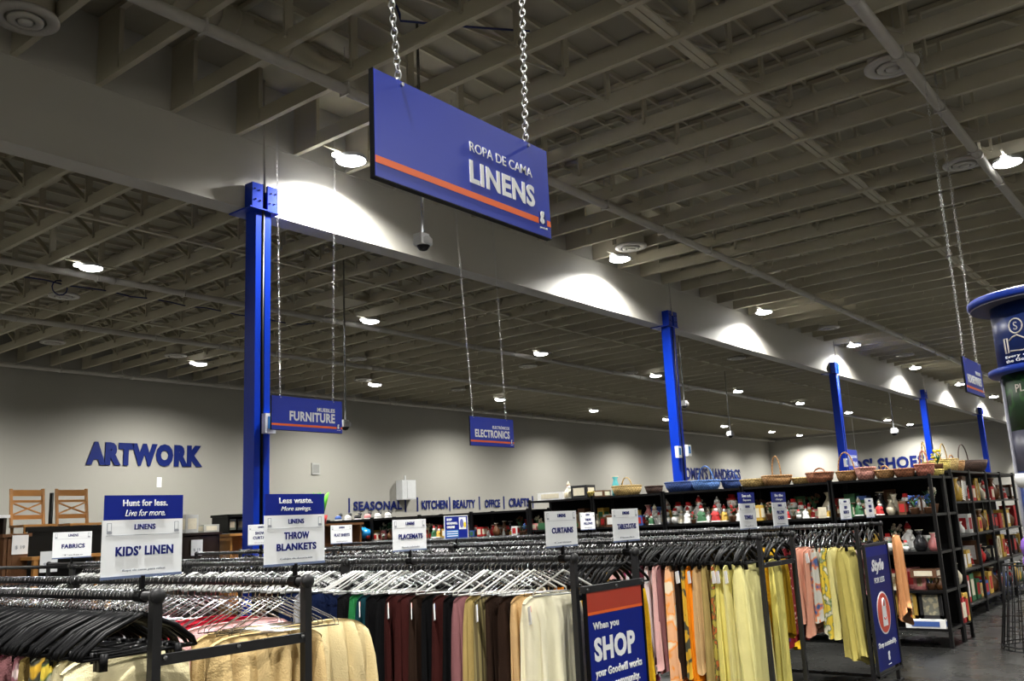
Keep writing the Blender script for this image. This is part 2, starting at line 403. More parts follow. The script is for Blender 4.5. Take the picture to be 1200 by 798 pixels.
wallbox(9.02, 12.1, 1.75+EYE, 'white thermostat box with blue display on the right of the nearest blue column')
wallbox(23.43, 12.14, 1.78+EYE, 'white thermostat box on the right side of the second blue column')
wallbox(22.85, 12.14, 1.72+EYE, 'white box on the left side of the second blue column')
wallbox(37.3, 12.14, 1.78+EYE, 'white box on the right of the third blue column')
wallbox(36.7, 12.14, 1.72+EYE, 'white box on the left of the third blue column')
# ------------------------------------------------------------------ chain
def chain(a, b, parent, link=.05, r=.004):
    a = Vector(a); b = Vector(b); d = b-a; n = max(2, int(d.length/(link*.72))); m = MB()
    q = Vector((0, 0, 1)).rotation_difference(d.normalized())
    for i in range(n):
        c = a+d*(i+.5)/n; ang = (i % 2)*PI/2+.3; pts = []
        for k in range(9):
            t = 2*PI*k/8; p = Vector((.34*link*math.cos(t), 0, .5*link*math.sin(t)))
            p.rotate(Matrix.Rotation(ang, 3, 'Z')); p.rotate(q); pts.append(c+p)
        m.tube(pts, r, 4, False)
    return m.build('chain', GALV, parent, True)
# ------------------------------------------------------------------ hanging department signs
def dept_sign(x0, x1, z0, z1, y, big, small, label, lu, su, chains, tk=.03, top=None, rz=0, g=True):
    W = x1-x0; H = z1-z0
    t = thing('hanging_sign', label, 'sign', (x0, y, z0), rz)
    MB().box(0, W, 0, tk, 0, H).build('panel', BLUES, t)
    MB().box(-.002, W+.002, -.001, tk+.004, -.006, .0).box(-.006, 0, 0.002, tk, -.006, H+.004).build('edge_trim', BPLAST, t)
    cut = .915*W; cut2 = .975*W
    MB().box(0, cut, -.002, 0, H*.125, H*.19).box(cut2, W, -.002, 0, H*.125, H*.19).build('orange_stripe', ORANGE, t)
    text(small, su[0]*W, su[1]*W, su[2]*H, su[3]*H, -.001, WHITE, t, bold=su[4] if len(su) > 4 else .005)
    split_letters(text(big, lu[0]*W, lu[1]*W, lu[2]*H, lu[3]*H, -.001, WHITE, t, bold=.035))
    # emblem block: partial letter shape over a dark square, with a tiny word below
    e = MB().box(.921*W, .962*W, -.002, 0, .13*H, .26*H).build('emblem', NAVY, t)
    text('g', .925*W, .953*W, .13*H, .27*H, -.003, WHITE, t, bold=.05)
    text('goodwill', .921*W, .972*W, .07*H, .1*H, -.002, WHITE, t, bold=.02)
    for (u, tx, ty, tz) in chains:
        MB().tube([(u*W, -.012, H-.02), (u*W, tk+.012, H-.02)], .01, 6).build('eyelet', GALV, t)
        chain((u*W, tk/2, H-.02), (tx-x0, ty-y, tz-z0), t, .05 if big == 'LINENS' else .055, .0042 if big == 'LINENS' else .003)
SY = 2.85
dept_sign(.948*SY, 1.424*SY, .5525*SY+EYE, .739*SY+EYE, SY, 'LINENS', 'ROPA DE CAMA',
 'large blue hanging sign reading ropa de cama linens, biggest sign near the top centre', (.486, .895, .28, .52), (.491, .885, .61, .71, .002),
 [(.131, 2.47, 2.85, ZJ+.01), (.867, 4.12, 2.85, ZJ+1.1)])
dept_sign(.75*11.3, .873*11.3, .1375*11.3+EYE, .1835*11.3+EYE, 11.3, 'FURNITURE', 'MUEBLES', 'blue hanging sign reading muebles furniture beside the nearest blue column', (.24, .89, .29, .58), (.63, .89, .62, .74, .03),
 [(.12, 8.54, 11.3, ZJ+.01), (.87, 9.76, 11.3, ZJ+.01)])
dept_sign(1.155*11.8, 1.272*11.8, .131*11.8+EYE, .18*11.8+EYE, 11.8, 'ELECTRONICS', 'ELECTR\u00d3NICOS', 'blue hanging sign reading electronics over the middle of the far bay', (.1, .9, .29, .57), (.5, .9, .62, .75, .03),
 [(.08, 13.4, 11.8, ZJ+.01), (.84, 14.61, 11.8, ZJ+.01)])
dept_sign(14.2, 15.35, .54*SY+EYE, .72*SY+EYE, SY, 'HOUSEWARES', 'HOGAR', 'blue hanging housewares sign seen at an angle, left of the round kiosk', (.12, .9, .29, .54), (.62, .9, .6, .71, .03),
 [(.12, 14.4, 2.85, ZJ+.3), (.85, 15.2, 2.85, ZJ+.3)])
# small blue sign behind the third column
t = thing('hanging_sign', 'small dark blue hanging sign behind the third blue column above the baskets', 'sign', (39.2, 12.9, 1.55+EYE), 0)
MB().box(-.1, 1.4, 0, .03, 0, .85).build('panel', BLUES, t); text('RETURNS', .1, 1.3, .15, .35, -.001, WHITE, t, .03); text('DEVOLUCIONES', .2, 1.3, .5, .62, -.001, WHITE, t)
MB().tube([(0, .015, .8), (0, .015, ZJ-1.55-EYE)], .01, 5).build('suspension_wire', GALV, t); MB().tube([(1.3, .015, .8), (1.3, .015, ZJ-1.55-EYE)], .01, 5).build('suspension_wire', GALV, t)
# ------------------------------------------------------------------ hanging dome cameras
def dome(x, y, z, lab, s=1.0):
    t = thing('security_camera', lab, 'camera', (x, y, z))
    MB().tube([(0, 0, .12), (0, 0, ZD-z)], .022, 8).build('drop_pole', CHROME, t, True)
    MB().box(-.14*s, .03*s, -.1*s, .07*s, -.02*s, .15*s).build('junction_box', WHITE, t)
    MB().lathe([(.11*s, -.02*s), (.14*s, .0), (.14*s, .08*s), (.1*s, .12*s), (.03*s, .13*s)], 18).build('housing', LIGHTP, t, True)
    MB().lathe([(.01*s, -.10*s), (.06*s, -.085*s), (.1*s, -.03*s), (.105*s, -.015*s)], 18).build('dome', DARKG, t, True)
dome(1.053*9, 9, .46*9+EYE, 'white dome security camera on a silver pole under the linens sign')
dome(.879*17, 17, .148*17+EYE, 'small dome camera hanging right of the furniture sign')
dome(1.931*13.6, 13.6, .253*13.6+EYE, 'dome camera hanging right of the second blue column')
dome(2.168*19, 19, .193*19+EYE, 'small dome camera hanging below the far lamps, left of the third column', 1.3)
dome(3.615*13.4, 13.4, .268*13.4+EYE, 'distant dome camera hanging left of the fourth column', 1.5)
# ------------------------------------------------------------------ wall lettering
def wall_text(s, x0, x1, z0, z1, lab, bold=.03):
    t = thing('wall_lettering', lab, 'lettering', (x0, Y1-.03, z0+EYE))
    split_letters(text(s, 0, x1-x0, 0, z1-z0, 0, NAVYW, t, bold, depth=.02))
wall_text('ARTWORK', 17.3, 22.35, 2.94, 3.86, 'large navy letters spelling artwork on the left of the back wall', .075)
wall_text('SEASONAL', 30.85, 34.2, .95, 1.4, 'small navy letters spelling seasonal low on the back wall', .03)
wall_text('KITCHEN', 35.7, 37.75, .93, 1.4, 'small navy letters spelling kitchen low on the back wall', .03)
wall_text('BEAUTY', 38.2, 40.1, .93, 1.4, 'small navy letters spelling beauty low on the back wall', .03)
wall_text('OFFICE', 40.95, 42.35, .93, 1.4, 'small navy letters spelling office low on the back wall', .03)
wall_text('CRAFTS', 43.2, 45.2, .93, 1.45, 'small navy letters spelling crafts low on the back wall', .03)
wall_text('BOOKS', 48.6, 50.3, .93, 1.45, 'small navy letters spelling books low on the back wall', .03)
wall_text('TOYS', 51.0, 52.6, .93, 1.45, 'small navy letters spelling toys low on the back wall', .03)
wall_text("WOMEN'S HANDBAGS", 64.7, 76.2, 2.72, 3.72, "navy letters spelling women's handbags right of the second blue column", .03)
for x in (30.6, 34.5, 35.4, 37.95, 40.5, 42.75, 45.6):
    o = MB().box(-.05, .05, -.02, 0, 0, .75).build('trim_2', NAVYW, loc=(x, Y1, .82+EYE)); struct(o)
t = thing('wall_lettering', "large navy letters spelling kids' shoes on the distant end wall", 'lettering', (X1-.03, 28.2, 3.02+EYE), -PI/2)
split_letters(text("KIDS' SHOES", 0, 7.4, 0, 1.08, 0, NAVYW, t, .04, depth=.03))
# electrical box and small plates on the back wall
t = thing('electrical_box', 'light grey electrical box mounted low on the back wall by the seasonal lettering', 'box', (34.3, Y1-.01, 1.45+EYE))
MB().box(-.45, .55, -.45, 0, 0, 1.0).build('cabinet', LIGHTP, t); MB().box(-.1, .5, -.47, -.45, .05, .95).build('door', LIGHTP, t)
MB().tube([(0, -.2, 1.0), (0, -.2, 1.25)], .05, 8).build('conduit', LIGHTP, t)
t = thing('wall_rectangle', 'small grey device on the back wall right of the nearest column', 'rectangle', (28.5, Y1, 2.9+EYE))  # grey rectangle on the wall, darker in the middle
MB().box(-.25, .25, -.06, 0, -.2, .35).build('body', mat('grey device', (.3, .3, .28), .7), t); MB().box(-.18, .18, -.07, -.06, -.12, .27).build('inset', mat('grey grille', (.2, .2, .19), .8), t)
t = thing('wall_switch', 'tiny pale switch plate on the back wall above the kids linen sign', 'switch', (20.4, Y1, 2.1+EYE))
MB().box(-.1, .1, -.02, 0, 0, .4).build('plate', WHITE, t); MB().box(-.04, .04, -.03, -.02, .15, .25).build('toggle', WHITE, t)
# ================================================================== CLOTHES RACKS
RY = 2.9
RACKS = {'A': ((1.71, 2.34), -.185), 'B': ((4.16, 4.80), -.205), 'C': ((6.61, 7.25), -.195), 'D': ((8.84, 9.57), -.182)}
ROWN = {'A': 'throw blankets', 'B': 'curtains', 'C': 'towels', 'D': 'bed skirts'}
UL = 1.86
def rack(key, ui):
    (xa, xb), zr = RACKS[key]; z = EYE+zr; W = xb-xa
    t = thing('clothes_rack', 'dark grey double rail rack, %s from the aisle in the %s row' % (nth(ui), ROWN[key]), 'rack', (xa, RY+ui*UL, 0))
    L_ = UL-.03
    for j, x in enumerate((0, W)):
        MB().tube([(x, 0, z), (x, L_, z)], .016, 10).build('rail', GREYM, t, True)
        for y in (-.0, L_):
            MB().box(x-.016, x+.016, y-.016, y+.016, .03, z-.01).build('post', GREYM, t)
            MB().lathe([(.026, -.014), (.028, 0), (.024, .01), (.006, .014)], 14).build('end_cap', GREYM, t, True, loc=(x, y-.012, z), rot=(PI/2, 0, 0))
    for y in (0, L_):
        MB().box(.016, W-.016, y-.01, y+.01, z-.225, z-.19).build('cross_bar', GREYM, t)
        f = MB().box(-.1, W+.1, y-.02, y+.02, .0, .035).build('foot', GREYM, t)
    MB().box(W/2-.015, W/2+.015, 0, L_, .1, .13).build('base_bar', GREYM, t)
    if ui == 0:
        for x in (.03, W-.03, W/2): MB().lathe([(.008, 0), (.008, .008), (.003, .01)], 8).build('screw', CHROME, t, loc=(x, -.012, z-.2), rot=(PI/2, 0, 0))
    return t
for key, n in (('A', 2), ('B', 4), ('C', 4), ('D', 4)):
    for i in range(n): rack(key, i)
# ------------------------------------------------------------------ hangers
def hook_pts(y=0.0):
    pts = [(-.021*math.cos(a), y, -.001+.021*math.sin(a)) for a in [PI*(-.15+1.15*i/8) for i in range(9)]]
    pts = [(-x, yy, zz) for x, yy, zz in pts][::-1]
    return [(-.021, y, -.004)]+[(.021*math.cos(PI*(1-i/6)), y, .021*math.sin(PI*(1-i/6))) for i in range(7)]+[(.017, y, -.02), (.002, y, -.036), (0, y, -.062)]
hk = MB().tube(hook_pts(), .0022, 5).mesh('hook', CHROME, True)
wm = MB(); wm.tube([(0, 0, -.06), (-.03, 0, -.075), (-.205, 0, -.165), (-.21, 0, -.185), (.21, 0, -.185), (.205, 0, -.165), (.03, 0, -.075), (0, 0, -.06)], .0022, 5)
wire_body = wm.mesh('wire_frame', CHROME, True)
pm = MB(); pm.tube([(0, 0, -.058), (-.05, 0, -.078), (-.13, 0, -.11), (-.2, 0, -.16), (-.215, 0, -.185)], [.009, .011, .011, .009, .006], 6)
pm.tube([(0, 0, -.058), (.05, 0, -.078), (.13, 0, -.11), (.2, 0, -.16), (.215, 0, -.185)], [.009, .011, .011, .009, .006], 6)
pm.tube([(-.21, 0, -.183), (.21, 0, -.183)], .006, 6); pm.box(-.15, -.125, -.012, .012, -.225, -.17).box(.125, .15, -.012, .012, -.225, -.17)
plast_body = pm.mesh('plastic_frame', BPLAST, True)
WTUBE = mat('clear white plastic', (.62, .62, .6), .2)
pm = MB(); pm.tube([(0, 0, -.06), (-.03, 0, -.075), (-.2, 0, -.165), (-.205, 0, -.185), (.205, 0, -.185), (.2, 0, -.165), (.03, 0, -.075), (0, 0, -.06)], .0055, 6)
white_body = pm.mesh('tube_frame', WTUBE, True)
KB = {'wire': (wire_body, 'thin silver wire hanger'), 'black': (plast_body, 'black plastic clip hanger'), 'white': (white_body, 'white tubular plastic hanger')}
cnt = {'wire': 0, 'black': 0, 'white': 0}; rest = MB(); restm = {'wire': 0, 'black': 1, 'white': 2}
hproto = {}
def hanger_row(rx, zr, y0, y1, sp, kinds, place, lean=.25):
    y = y0; rnd = random.Random(int(rx*100))
    while y < y1:
        kind = rnd.choice(kinds); rz = rnd.gauss(0, .10)+(lean if kind != 'black' else 0); ry = rnd.gauss(0, .02)
        if cnt[kind] < 300:
            cnt[kind] += 1
            lab = '%s on the %s' % (KB[kind][1], place); g = '%ss on the %s' % (KB[kind][1], place)
            if kind not in hproto:
                h = thing({'wire': 'wire_hanger', 'black': 'clip_hanger', 'white': 'tube_hanger'}[kind], lab, 'hanger', (rx, y, EYE+zr), rz, g); inst('frame', KB[kind][0], h); inst('hook', hk, h); hproto[kind] = h
            else:
                h = dup(hproto[kind], (rx, y, EYE+zr), (0, ry, rz), lab, g)
        else:
            src = KB[kind][0]; R = Matrix.Translation((rx, y, EYE+zr)) @ Matrix.Rotation(rz, 4, 'Z')
            for me, mi in ((src, restm[kind]), (hk, 0)):
                rest.mi = mi; rest.add([R @ v.co for v in me.vertices], [tuple(p.vertices) for p in me.polygons])
        y += sp*rnd.uniform(.6, 1.4)
hanger_row(1.71, -.185, 2.98, 5.2, .024, ['black'], 'kids linen rail')
hanger_row(2.34, -.185, 2.99, 6.5, .036, ['wire'], 'throw blankets rail', -.2)
hanger_row(4.16, -.205, 2.97, 4.7, .034, ['wire', 'white', 'wire'], 'curtains rail near the shop banner', -.42)
hanger_row(4.16, -.205, 4.78, 8.3, .036, ['white', 'wire'], 'curtains rail beyond the joint', -.4)
hanger_row(4.80, -.205, 2.97, 6.6, .030, ['black'], 'tablecloths rail')
hanger_row(6.61, -.195, 2.97, 6.2, .030, ['black'], 'towels rail')
hanger_row(8.84, -.182, 2.97, 5.0, .034, ['wire', 'wire', 'black'], 'bed skirts rail')
hanger_row(9.57, -.182, 2.97, 5.0, .05, ['wire', 'black'], 'bath mats rail')
hanger_row(7.25, -.195, 2.97, 6.0, .045, ['black'], 'pillow cases rail')
hanger_row(4.80, -.205, 6.6, 9.5, .05, ['black', 'wire'], '')
hanger_row(6.61, -.195, 6.2, 10.2, .045, ['wire', 'white'], '')
hanger_row(7.25, -.195, 6.0, 10.2, .05, ['wire', 'black'], '')
hanger_row(8.84, -.182, 5.0, 10.2, .05, ['white', 'wire'], '')
hanger_row(9.57, -.182, 5.0, 10.2, .05, ['white', 'wire'], '')
if rest.v:
    o = rest.build('coat_hangers', [CHROME, BPLAST, WTUBE], smooth=True)
    tag(o, 'dense rows of distant coat hangers on the far rack rails', 'hangers', kind='stuff')
# ------------------------------------------------------------------ hanging cloths
TAGM = mat('paper tag', (.8, .8, .8), .5); TAGB = mat('blue tag print', (.01, .12, .5), .5); TAGR = mat('orange tag print', (.8, .12, .03), .5)
def cloth_mesh(w_, t_, h_, seed, folds, m, flare=.12, lean=0.0, amp=1.0):
    rnd = random.Random(seed); n = 48 if w_ < .45 else 96; rows = [0, .015, .05, .12, .25, .45, .7, .9, 1.0]; vs = []; fs = []
    ph = [rnd.uniform(0, 6.28) for _ in range(4)]; skew = rnd.uniform(-.05, .05)+lean; hem = rnd.uniform(-.03, .03)
    for v in rows:
        top = .35+.65*min(1, (v/.12))**.6
        for k in range(n):
            a = 2*PI*k/n; cx, sy = math.cos(a), math.sin(a)
            x = math.copysign(abs(cx)**.75, cx)*w_/2*(1+flare*v+.02*math.sin(5*v+ph[0]))
            y = math.copysign(abs(sy)**.55, sy)*t_/2*top*(1+.35*v)
            q = x/(w_/2)
            rip = math.sin(q*folds*PI+ph[1])*.6+math.sin(q*folds*1.7*PI+ph[2]+v*1.5)*.4
            y += rip*(t_*.34+.006)*amp*(v**.4)*(1 if abs(cx) < .98 else .5)
            # pinch the narrow edge into pleats as well
            x += (math.sin(a*9+ph[3])*.6+math.sin(a*17+ph[1]+v)*.4)*min(.03, t_*.35)*(v**.4)
            z0 = -.05*min(1, w_/.6)*abs(q)**5
            z = z0 - h_*v*(1+.02*math.sin(q*2+ph[2])) + (0 if v > .02 else 0) + hem*v*q
            vs.append((x+skew*v*.5, y+skew*v*.6, z))
    for i in range(len(rows)-1):
        for k in range(n): fs.append((i*n+k, i*n+(k+1) % n, (i+1)*n+(k+1) % n, (i+1)*n+k))
    fs.append(tuple(range(n))); fs.append(tuple(reversed(range((len(rows)-1)*n, len(rows)*n))))
    mb = MB(); mb.add(vs, fs); return mb.mesh('cloth', m, True)
cl_i = 0
def cloth(kind, lab, cat, X, Y, zr, w_, t_, h_, m, folds=5, tagk=None, dx=0, rz=None, flare=.1, lean=0, drop=.19, amp=1.0):
    global cl_i; cl_i += 1
    me = cloth_mesh(w_, t_, h_, cl_i*13, folds, m, flare, lean, amp)
    rnd = random.Random(cl_i)
    o = inst(kind, me, None, (X+dx, Y, EYE+zr-drop+.008), (0, 0, rnd.gauss(0, .05) if rz is None else rz))
    tag(o, lab, cat)
    if tagk:
        tg = MB().box(-.03, .03, -.002, .002, -.09, 0); b_ = tg.build('price_tag', TAGM, o, loc=(-w_/2-.01, -t_*.3, -.05), rot=(0, .2, .9))
        b_['label'] = 'white paper price tag'
        MB().box(-.03, .03, -.004, -.0021, -.03, 0).build('tag_band', TAGB if tagk == 'b' else TAGR, b_)
        if tagk == 'b': MB().box(-.015, .015, -.004, -.0021, -.075, -.05).build('tag_mark', NAVY, b_)
    return o
def F(name, c, bump=.5, bs=180, var=.12, rough=.9, sc=9): return mat(name, c, rough, var=var, scale=sc, bump=bump, bscale=bs, spec=.1)
cream = F('cream waffle cotton', (.70, .62, .38), .3, 200); plush = F('tan plush', (.52, .38, .18), 0.35, 160, .25); plush2 = F('pale cream plush', (.62, .50, .27), 0.35, 160, .2)
pale = F('pale yellow cotton', (.74, .68, .29), .5); lemon = F('lemon cotton', (.86, .76, .22)); gold = F('gold cotton', (.72, .44, .02), .7, 60, .2); goldd = F('dark gold cotton', (.48, .28, .015), .7, 60, .2)
olive = F('olive yellow cotton', (.56, .48, .14)); khaki = F('khaki linen', (.38, .28, .10)); tan = F('tan linen', (.58, .38, .18)); orange = F('orange cotton', (.85, .26, .01))
peach = F('peach satin', (.82, .38, .16), .1, 60, .1, .35); peachp = F('peach pink cotton', (.68, .34, .24)); pinkp = F('pale pink cotton', (.70, .42, .40)); mauve = F('mauve cotton', (.22, .095, .10)); maroon = F('maroon cotton', (.075, .012, .022)); wine = F('wine red cotton', (.20, .015, .02))
brown = F('dark brown cloth', (.020, .010, .006)); redbrown = F('red brown cloth', (.035, .007, .006)); blackc = F('black cloth', (.003, .003, .0035)); teal = F('teal cloth', (.005, .035, .045)); green = F('green cloth', (.02, .17, .05)); navyc = F('navy cloth', (.003, .008, .035))
purple = F('purple cloth', (.07, .03, .13)); lilac = F('lilac cloth', (.42, .30, .46)); grey = F('grey cloth', (.3, .3, .31)); ivory = F('ivory curtain', (.92, .87, .64), .25, 40, .06, .7); redc = F('red towel', (.5, .02, .04)); pinkw = F('pink white towel', (.8, .5, .52))
pdots = mat_pattern('pink with white dots', (.42, .04, .14), (.8, .7, .7), 'spots', 14); pfl = mat_pattern('peach floral', (.78, .42, .22), (.86, .30, .03), 'floral', 9, c3=(.8, .68, .5)); ofl = mat_pattern('olive floral print', (.4, .33, .05), (.03, .06, .02), 'floral', 22, c3=(.5, .12, .02))
wfl = mat_pattern('white pink print', (.75, .6, .58), (.4, .15, .18), 'floral', 16); lfl = mat_pattern('lilac print', (.5, .35, .5), (.75, .7, .78), 'floral', 20, c3=(.1, .2, .55)); kfl = mat_pattern('childrens print', (.8, .8, .78), (.85, .2, .02), 'floral', 12, c3=(.02, .15, .55))
gfl = mat_pattern('grey orange print', (.55, .55, .5), (.75, .2, .03), 'floral', 10, c3=(.05, .12, .3)); ost = mat_pattern('olive stripe', (.2, .16, .06), (.08, .06, .02), 'stripes', 14); rdk = mat_pattern('dark red print', (.2, .02, .02), (.5, .35, .3), 'spots', 30); yfl = mat_pattern('yellow floral print', (.75, .55, .05), (.1, .2, .08), 'floral', 14, c3=(.8, .75, .6)); mfl = mat_pattern('mustard print', (.6, .35, .02), (.05, .05, .03), 'floral', 14)
rw = random.Random(5)
RN = {'A1': 'kids linen rail', 'A2': 'throw blankets rail', 'B1': 'curtains rail', 'B2': 'tablecloths rail', 'C1': 'towels rail', 'C2': 'pillow cases rail', 'D1': 'bed skirts rail', 'D2': 'bath mats rail'}
def rowc(rk, items):
    key = rk[0]; X = RACKS[key][0][int(rk[1])-1]; zr = RACKS[key][1]
    for i, it in enumerate(items):
        y, t_, w_, h_, m, nm, kind = it[:7]; kw = it[7] if len(it) > 7 else {}
        lab = '%s, %s from the aisle on the %s' % (nm, nth(i), RN[rk])
        cloth(kind, lab, kind, X, y, zr, w_, t_, h_, m, **kw)
rowc('A1', [(3.06, .13, .46, 1.0, cream, 'cream waffle blanket', 'blanket', dict(folds=1.2, flare=.02)), (3.19, .10, .40, .9, cream, 'cream quilted blanket', 'blanket', dict(folds=2)),
 (3.31, .05, .34, .9, yfl, 'yellow floral cloth', 'linen'), (3.38, .05, .36, .8, mfl, 'mustard printed cloth', 'linen'), (3.45, .05, .36, .95, khaki, 'khaki cloth', 'linen'), (3.52, .06, .36, .8, wfl, 'white and pink lacy cloth', 'linen'),
 (3.60, .05, .38, .9, mauve, 'dusty mauve cloth', 'linen'), (3.67, .05, .36, .85, maroon, 'dark wine cloth', 'linen'), (3.74, .05, .38, .9, tan, 'tan cloth', 'linen'), (3.81, .06, .36, .9, lilac, 'pale lilac cloth', 'linen'),
 (3.90, .07, .40, .9, kfl, 'white cloth with orange and blue print', 'linen'), (3.99, .06, .38, .9, lfl, 'lilac printed cloth', 'linen'), (4.08, .06, .38, .9, purple, 'purple cloth', 'linen'), (4.18, .06, .38, .9, grey, 'grey cloth', 'linen'), (4.30, .07, .38, .9, blackc, 'black cloth', 'linen'), (4.45, .1, .38, .9, pinkp, 'pale pink cloth', 'linen')])
rowc('A2', [(3.04, .10, .50, 1.0, plush, 'tan plush throw with deep folds', 'blanket', dict(folds=6, dx=-.08, amp=2.8)), (3.13, .12, .72, 1.0, plush2, 'pale cream plush throw', 'blanket', dict(folds=8, dx=.16, rz=.05, amp=2.6)), (3.27, .08, .5, 1.0, plush, 'tan fleece throw', 'blanket', dict(folds=5)),
 (3.36, .07, .62, .9, pinkw, 'pale pink throw', 'blanket', dict(drop=.17)), (3.45, .07, .55, .9, redc, 'red fleece throw', 'blanket', dict(drop=.165)), (3.54, .06, .55, .9, mauve, 'mauve throw', 'blanket'), (3.63, .08, .55, .9, redc, 'crimson throw', 'blanket', dict(drop=.165)), (3.74, .08, .5, .9, khaki, 'khaki throw', 'blanket'),
 (3.85, .08, .5, .9, grey, 'grey throw', 'blanket'), (3.97, .08, .5, .9, blackc, 'black throw', 'blanket'), (4.1, .1, .5, .9, navyc, 'navy throw', 'blanket'), (4.25, .1, .5, .9, mauve, 'dark mauve throw', 'blanket'), (4.4, .12, .5, .9, grey, 'slate throw', 'blanket')])
rowc('B1', [(3.06, .15, .48, 1.0, ivory, 'ivory curtain with soft folds', 'curtain', dict(folds=3.2, flare=.04, tagk='w', amp=.8)), (3.18, .07, .42, 1.0, tan, 'tan curtain', 'curtain'), (3.26, .06, .42, 1.0, brown, 'dark brown curtain', 'curtain'), (3.34, .06, .44, 1.0, brown, 'chocolate curtain', 'curtain'),
 (3.42, .06, .42, 1.0, ost, 'olive striped curtain', 'curtain', dict(tagk='b')), (3.49, .05, .42, 1.0, khaki, 'dull khaki curtain', 'curtain'), (3.57, .09, .44, .8, mauve, 'dusty mauve curtain with a looped fold', 'curtain', dict(folds=3)), (3.67, .06, .42, 1.0, blackc, 'black curtain', 'curtain'), (3.75, .06, .42, 1.0, redbrown, 'red brown curtain', 'curtain', dict(tagk='b')),
 (3.84, .06, .42, 1.0, blackc, 'plain black curtain', 'curtain'), (3.92, .07, .42, 1.0, brown, 'very dark brown curtain', 'curtain', dict(tagk='w')), (4.02, .09, .44, 1.0, redbrown, 'rust brown curtain', 'curtain'), (4.13, .08, .44, 1.0, redbrown, 'deep red brown curtain', 'curtain', dict(tagk='w')), (4.23, .07, .44, 1.0, blackc, 'black velvet curtain', 'curtain'),
 (4.31, .05, .42, 1.0, blackc, 'thin black curtain', 'curtain'), (4.39, .07, .42, 1.0, teal, 'dark teal curtain', 'curtain', dict(tagk='w')), (4.48, .08, .42, 1.0, green, 'bright green curtain', 'curtain'), (4.58, .06, .42, 1.0, blackc, 'soft black curtain', 'curtain'), (4.9, .08, .42, 1.0, navyc, 'navy curtain', 'curtain'), (5.02, .08, .42, 1.0, grey, 'pale grey curtain', 'curtain'),
 (5.14, .08, .42, 1.0, navyc, 'dark navy curtain', 'curtain'), (5.27, .09, .42, 1.0, blackc, 'black cotton curtain', 'curtain'), (5.42, .1, .42, 1.0, brown, 'brown cotton curtain', 'curtain')])
rowc('B2', [(3.04, .10, .46, 1.0, gold, 'crinkled gold tablecloth', 'tablecloth', dict(folds=7, dx=.06, drop=.2)), (3.14, .08, .44, 1.0, goldd, 'dark gold tablecloth', 'tablecloth'), (3.25, .1, .44, 1.0, gold, 'golden yellow tablecloth', 'tablecloth'), (3.37, .08, .44, 1.0, orange, 'orange tablecloth', 'tablecloth'), (3.5, .1, .44, 1.0, ivory, 'ivory tablecloth', 'tablecloth'), (3.64, .1, .44, 1.0, blackc, 'black tablecloth', 'tablecloth')])
rowc('C1', [(3.02, .11, .42, .98, pale, 'pale yellow flannel sheet', 'sheet', dict(folds=2, flare=.05)), (3.11, .05, .40, .92, pale, 'soft yellow sheet', 'sheet', dict(tagk='b')), (3.17, .05, .38, .95, lemon, 'pale lemon sheet', 'sheet', dict(tagk='b')), (3.225, .05, .38, .9, ofl, 'olive floral sheet', 'sheet', dict(tagk='r')), (3.29, .06, .38, .9, khaki, 'khaki sheet', 'sheet'),
 (3.355, .06, .38, .75, tan, 'tan sheet', 'sheet'), (3.42, .06, .38, .95, orange, 'bright orange sheet', 'sheet', dict(tagk='b')), (3.48, .05, .38, .8, mfl, 'brown and green printed sheet', 'sheet'), (3.54, .05, .38, .8, brown, 'brown sheet', 'sheet', dict(tagk='b')), (3.60, .09, .40, .92, pfl, 'peach sheet with orange flowers', 'sheet', dict(folds=2)), (3.68, .05, .38, .8, mauve, 'mauve sheet', 'sheet'),
 (3.73, .06, .38, .75, pinkp, 'dusty pink sheet', 'sheet'), (3.79, .05, .38, .78, F('off white pink cotton', (.78, .66, .66)), 'white pink sheet', 'sheet', dict(tagk='r')), (3.85, .06, .38, .8, maroon, 'maroon sheet', 'sheet'), (3.92, .06, .38, .8, maroon, 'dark maroon sheet', 'sheet', dict(tagk='r')), (3.98, .05, .38, .95, pdots, 'deep pink sheet with white dots', 'sheet', dict(tagk='r')), (4.04, .05, .38, .75, wfl, 'white and pink printed sheet', 'sheet'),
 (4.10, .05, .38, .8, pinkp, 'pale pink sheet', 'sheet'), (4.18, .07, .38, .9, gold, 'gold sheet', 'sheet'), (4.28, .08, .38, .9, blackc, 'black sheet', 'sheet'), (4.4, .1, .38, .9, grey, 'grey sheet', 'sheet')])
rowc('C2', [(3.00, .05, .20, .95, lemon, 'light lemon pillowcase', 'pillowcase', dict(folds=2, dx=-.16)), (3.04, .05, .30, .6, goldd, 'ochre pillowcase', 'pillowcase'), (3.11, .08, .42, .85, gold, 'gold pillowcase', 'pillowcase', dict(lean=.1)), (3.26, .09, .42, .88, gold, 'bright gold pillowcase', 'pillowcase', dict(lean=.1)), (3.36, .08, .4, .85, goldd, 'dull gold pillowcase', 'pillowcase'), (3.47, .1, .4, .85, khaki, 'khaki pillowcase', 'pillowcase'), (3.6, .1, .4, .85, blackc, 'black pillowcase', 'pillowcase')])
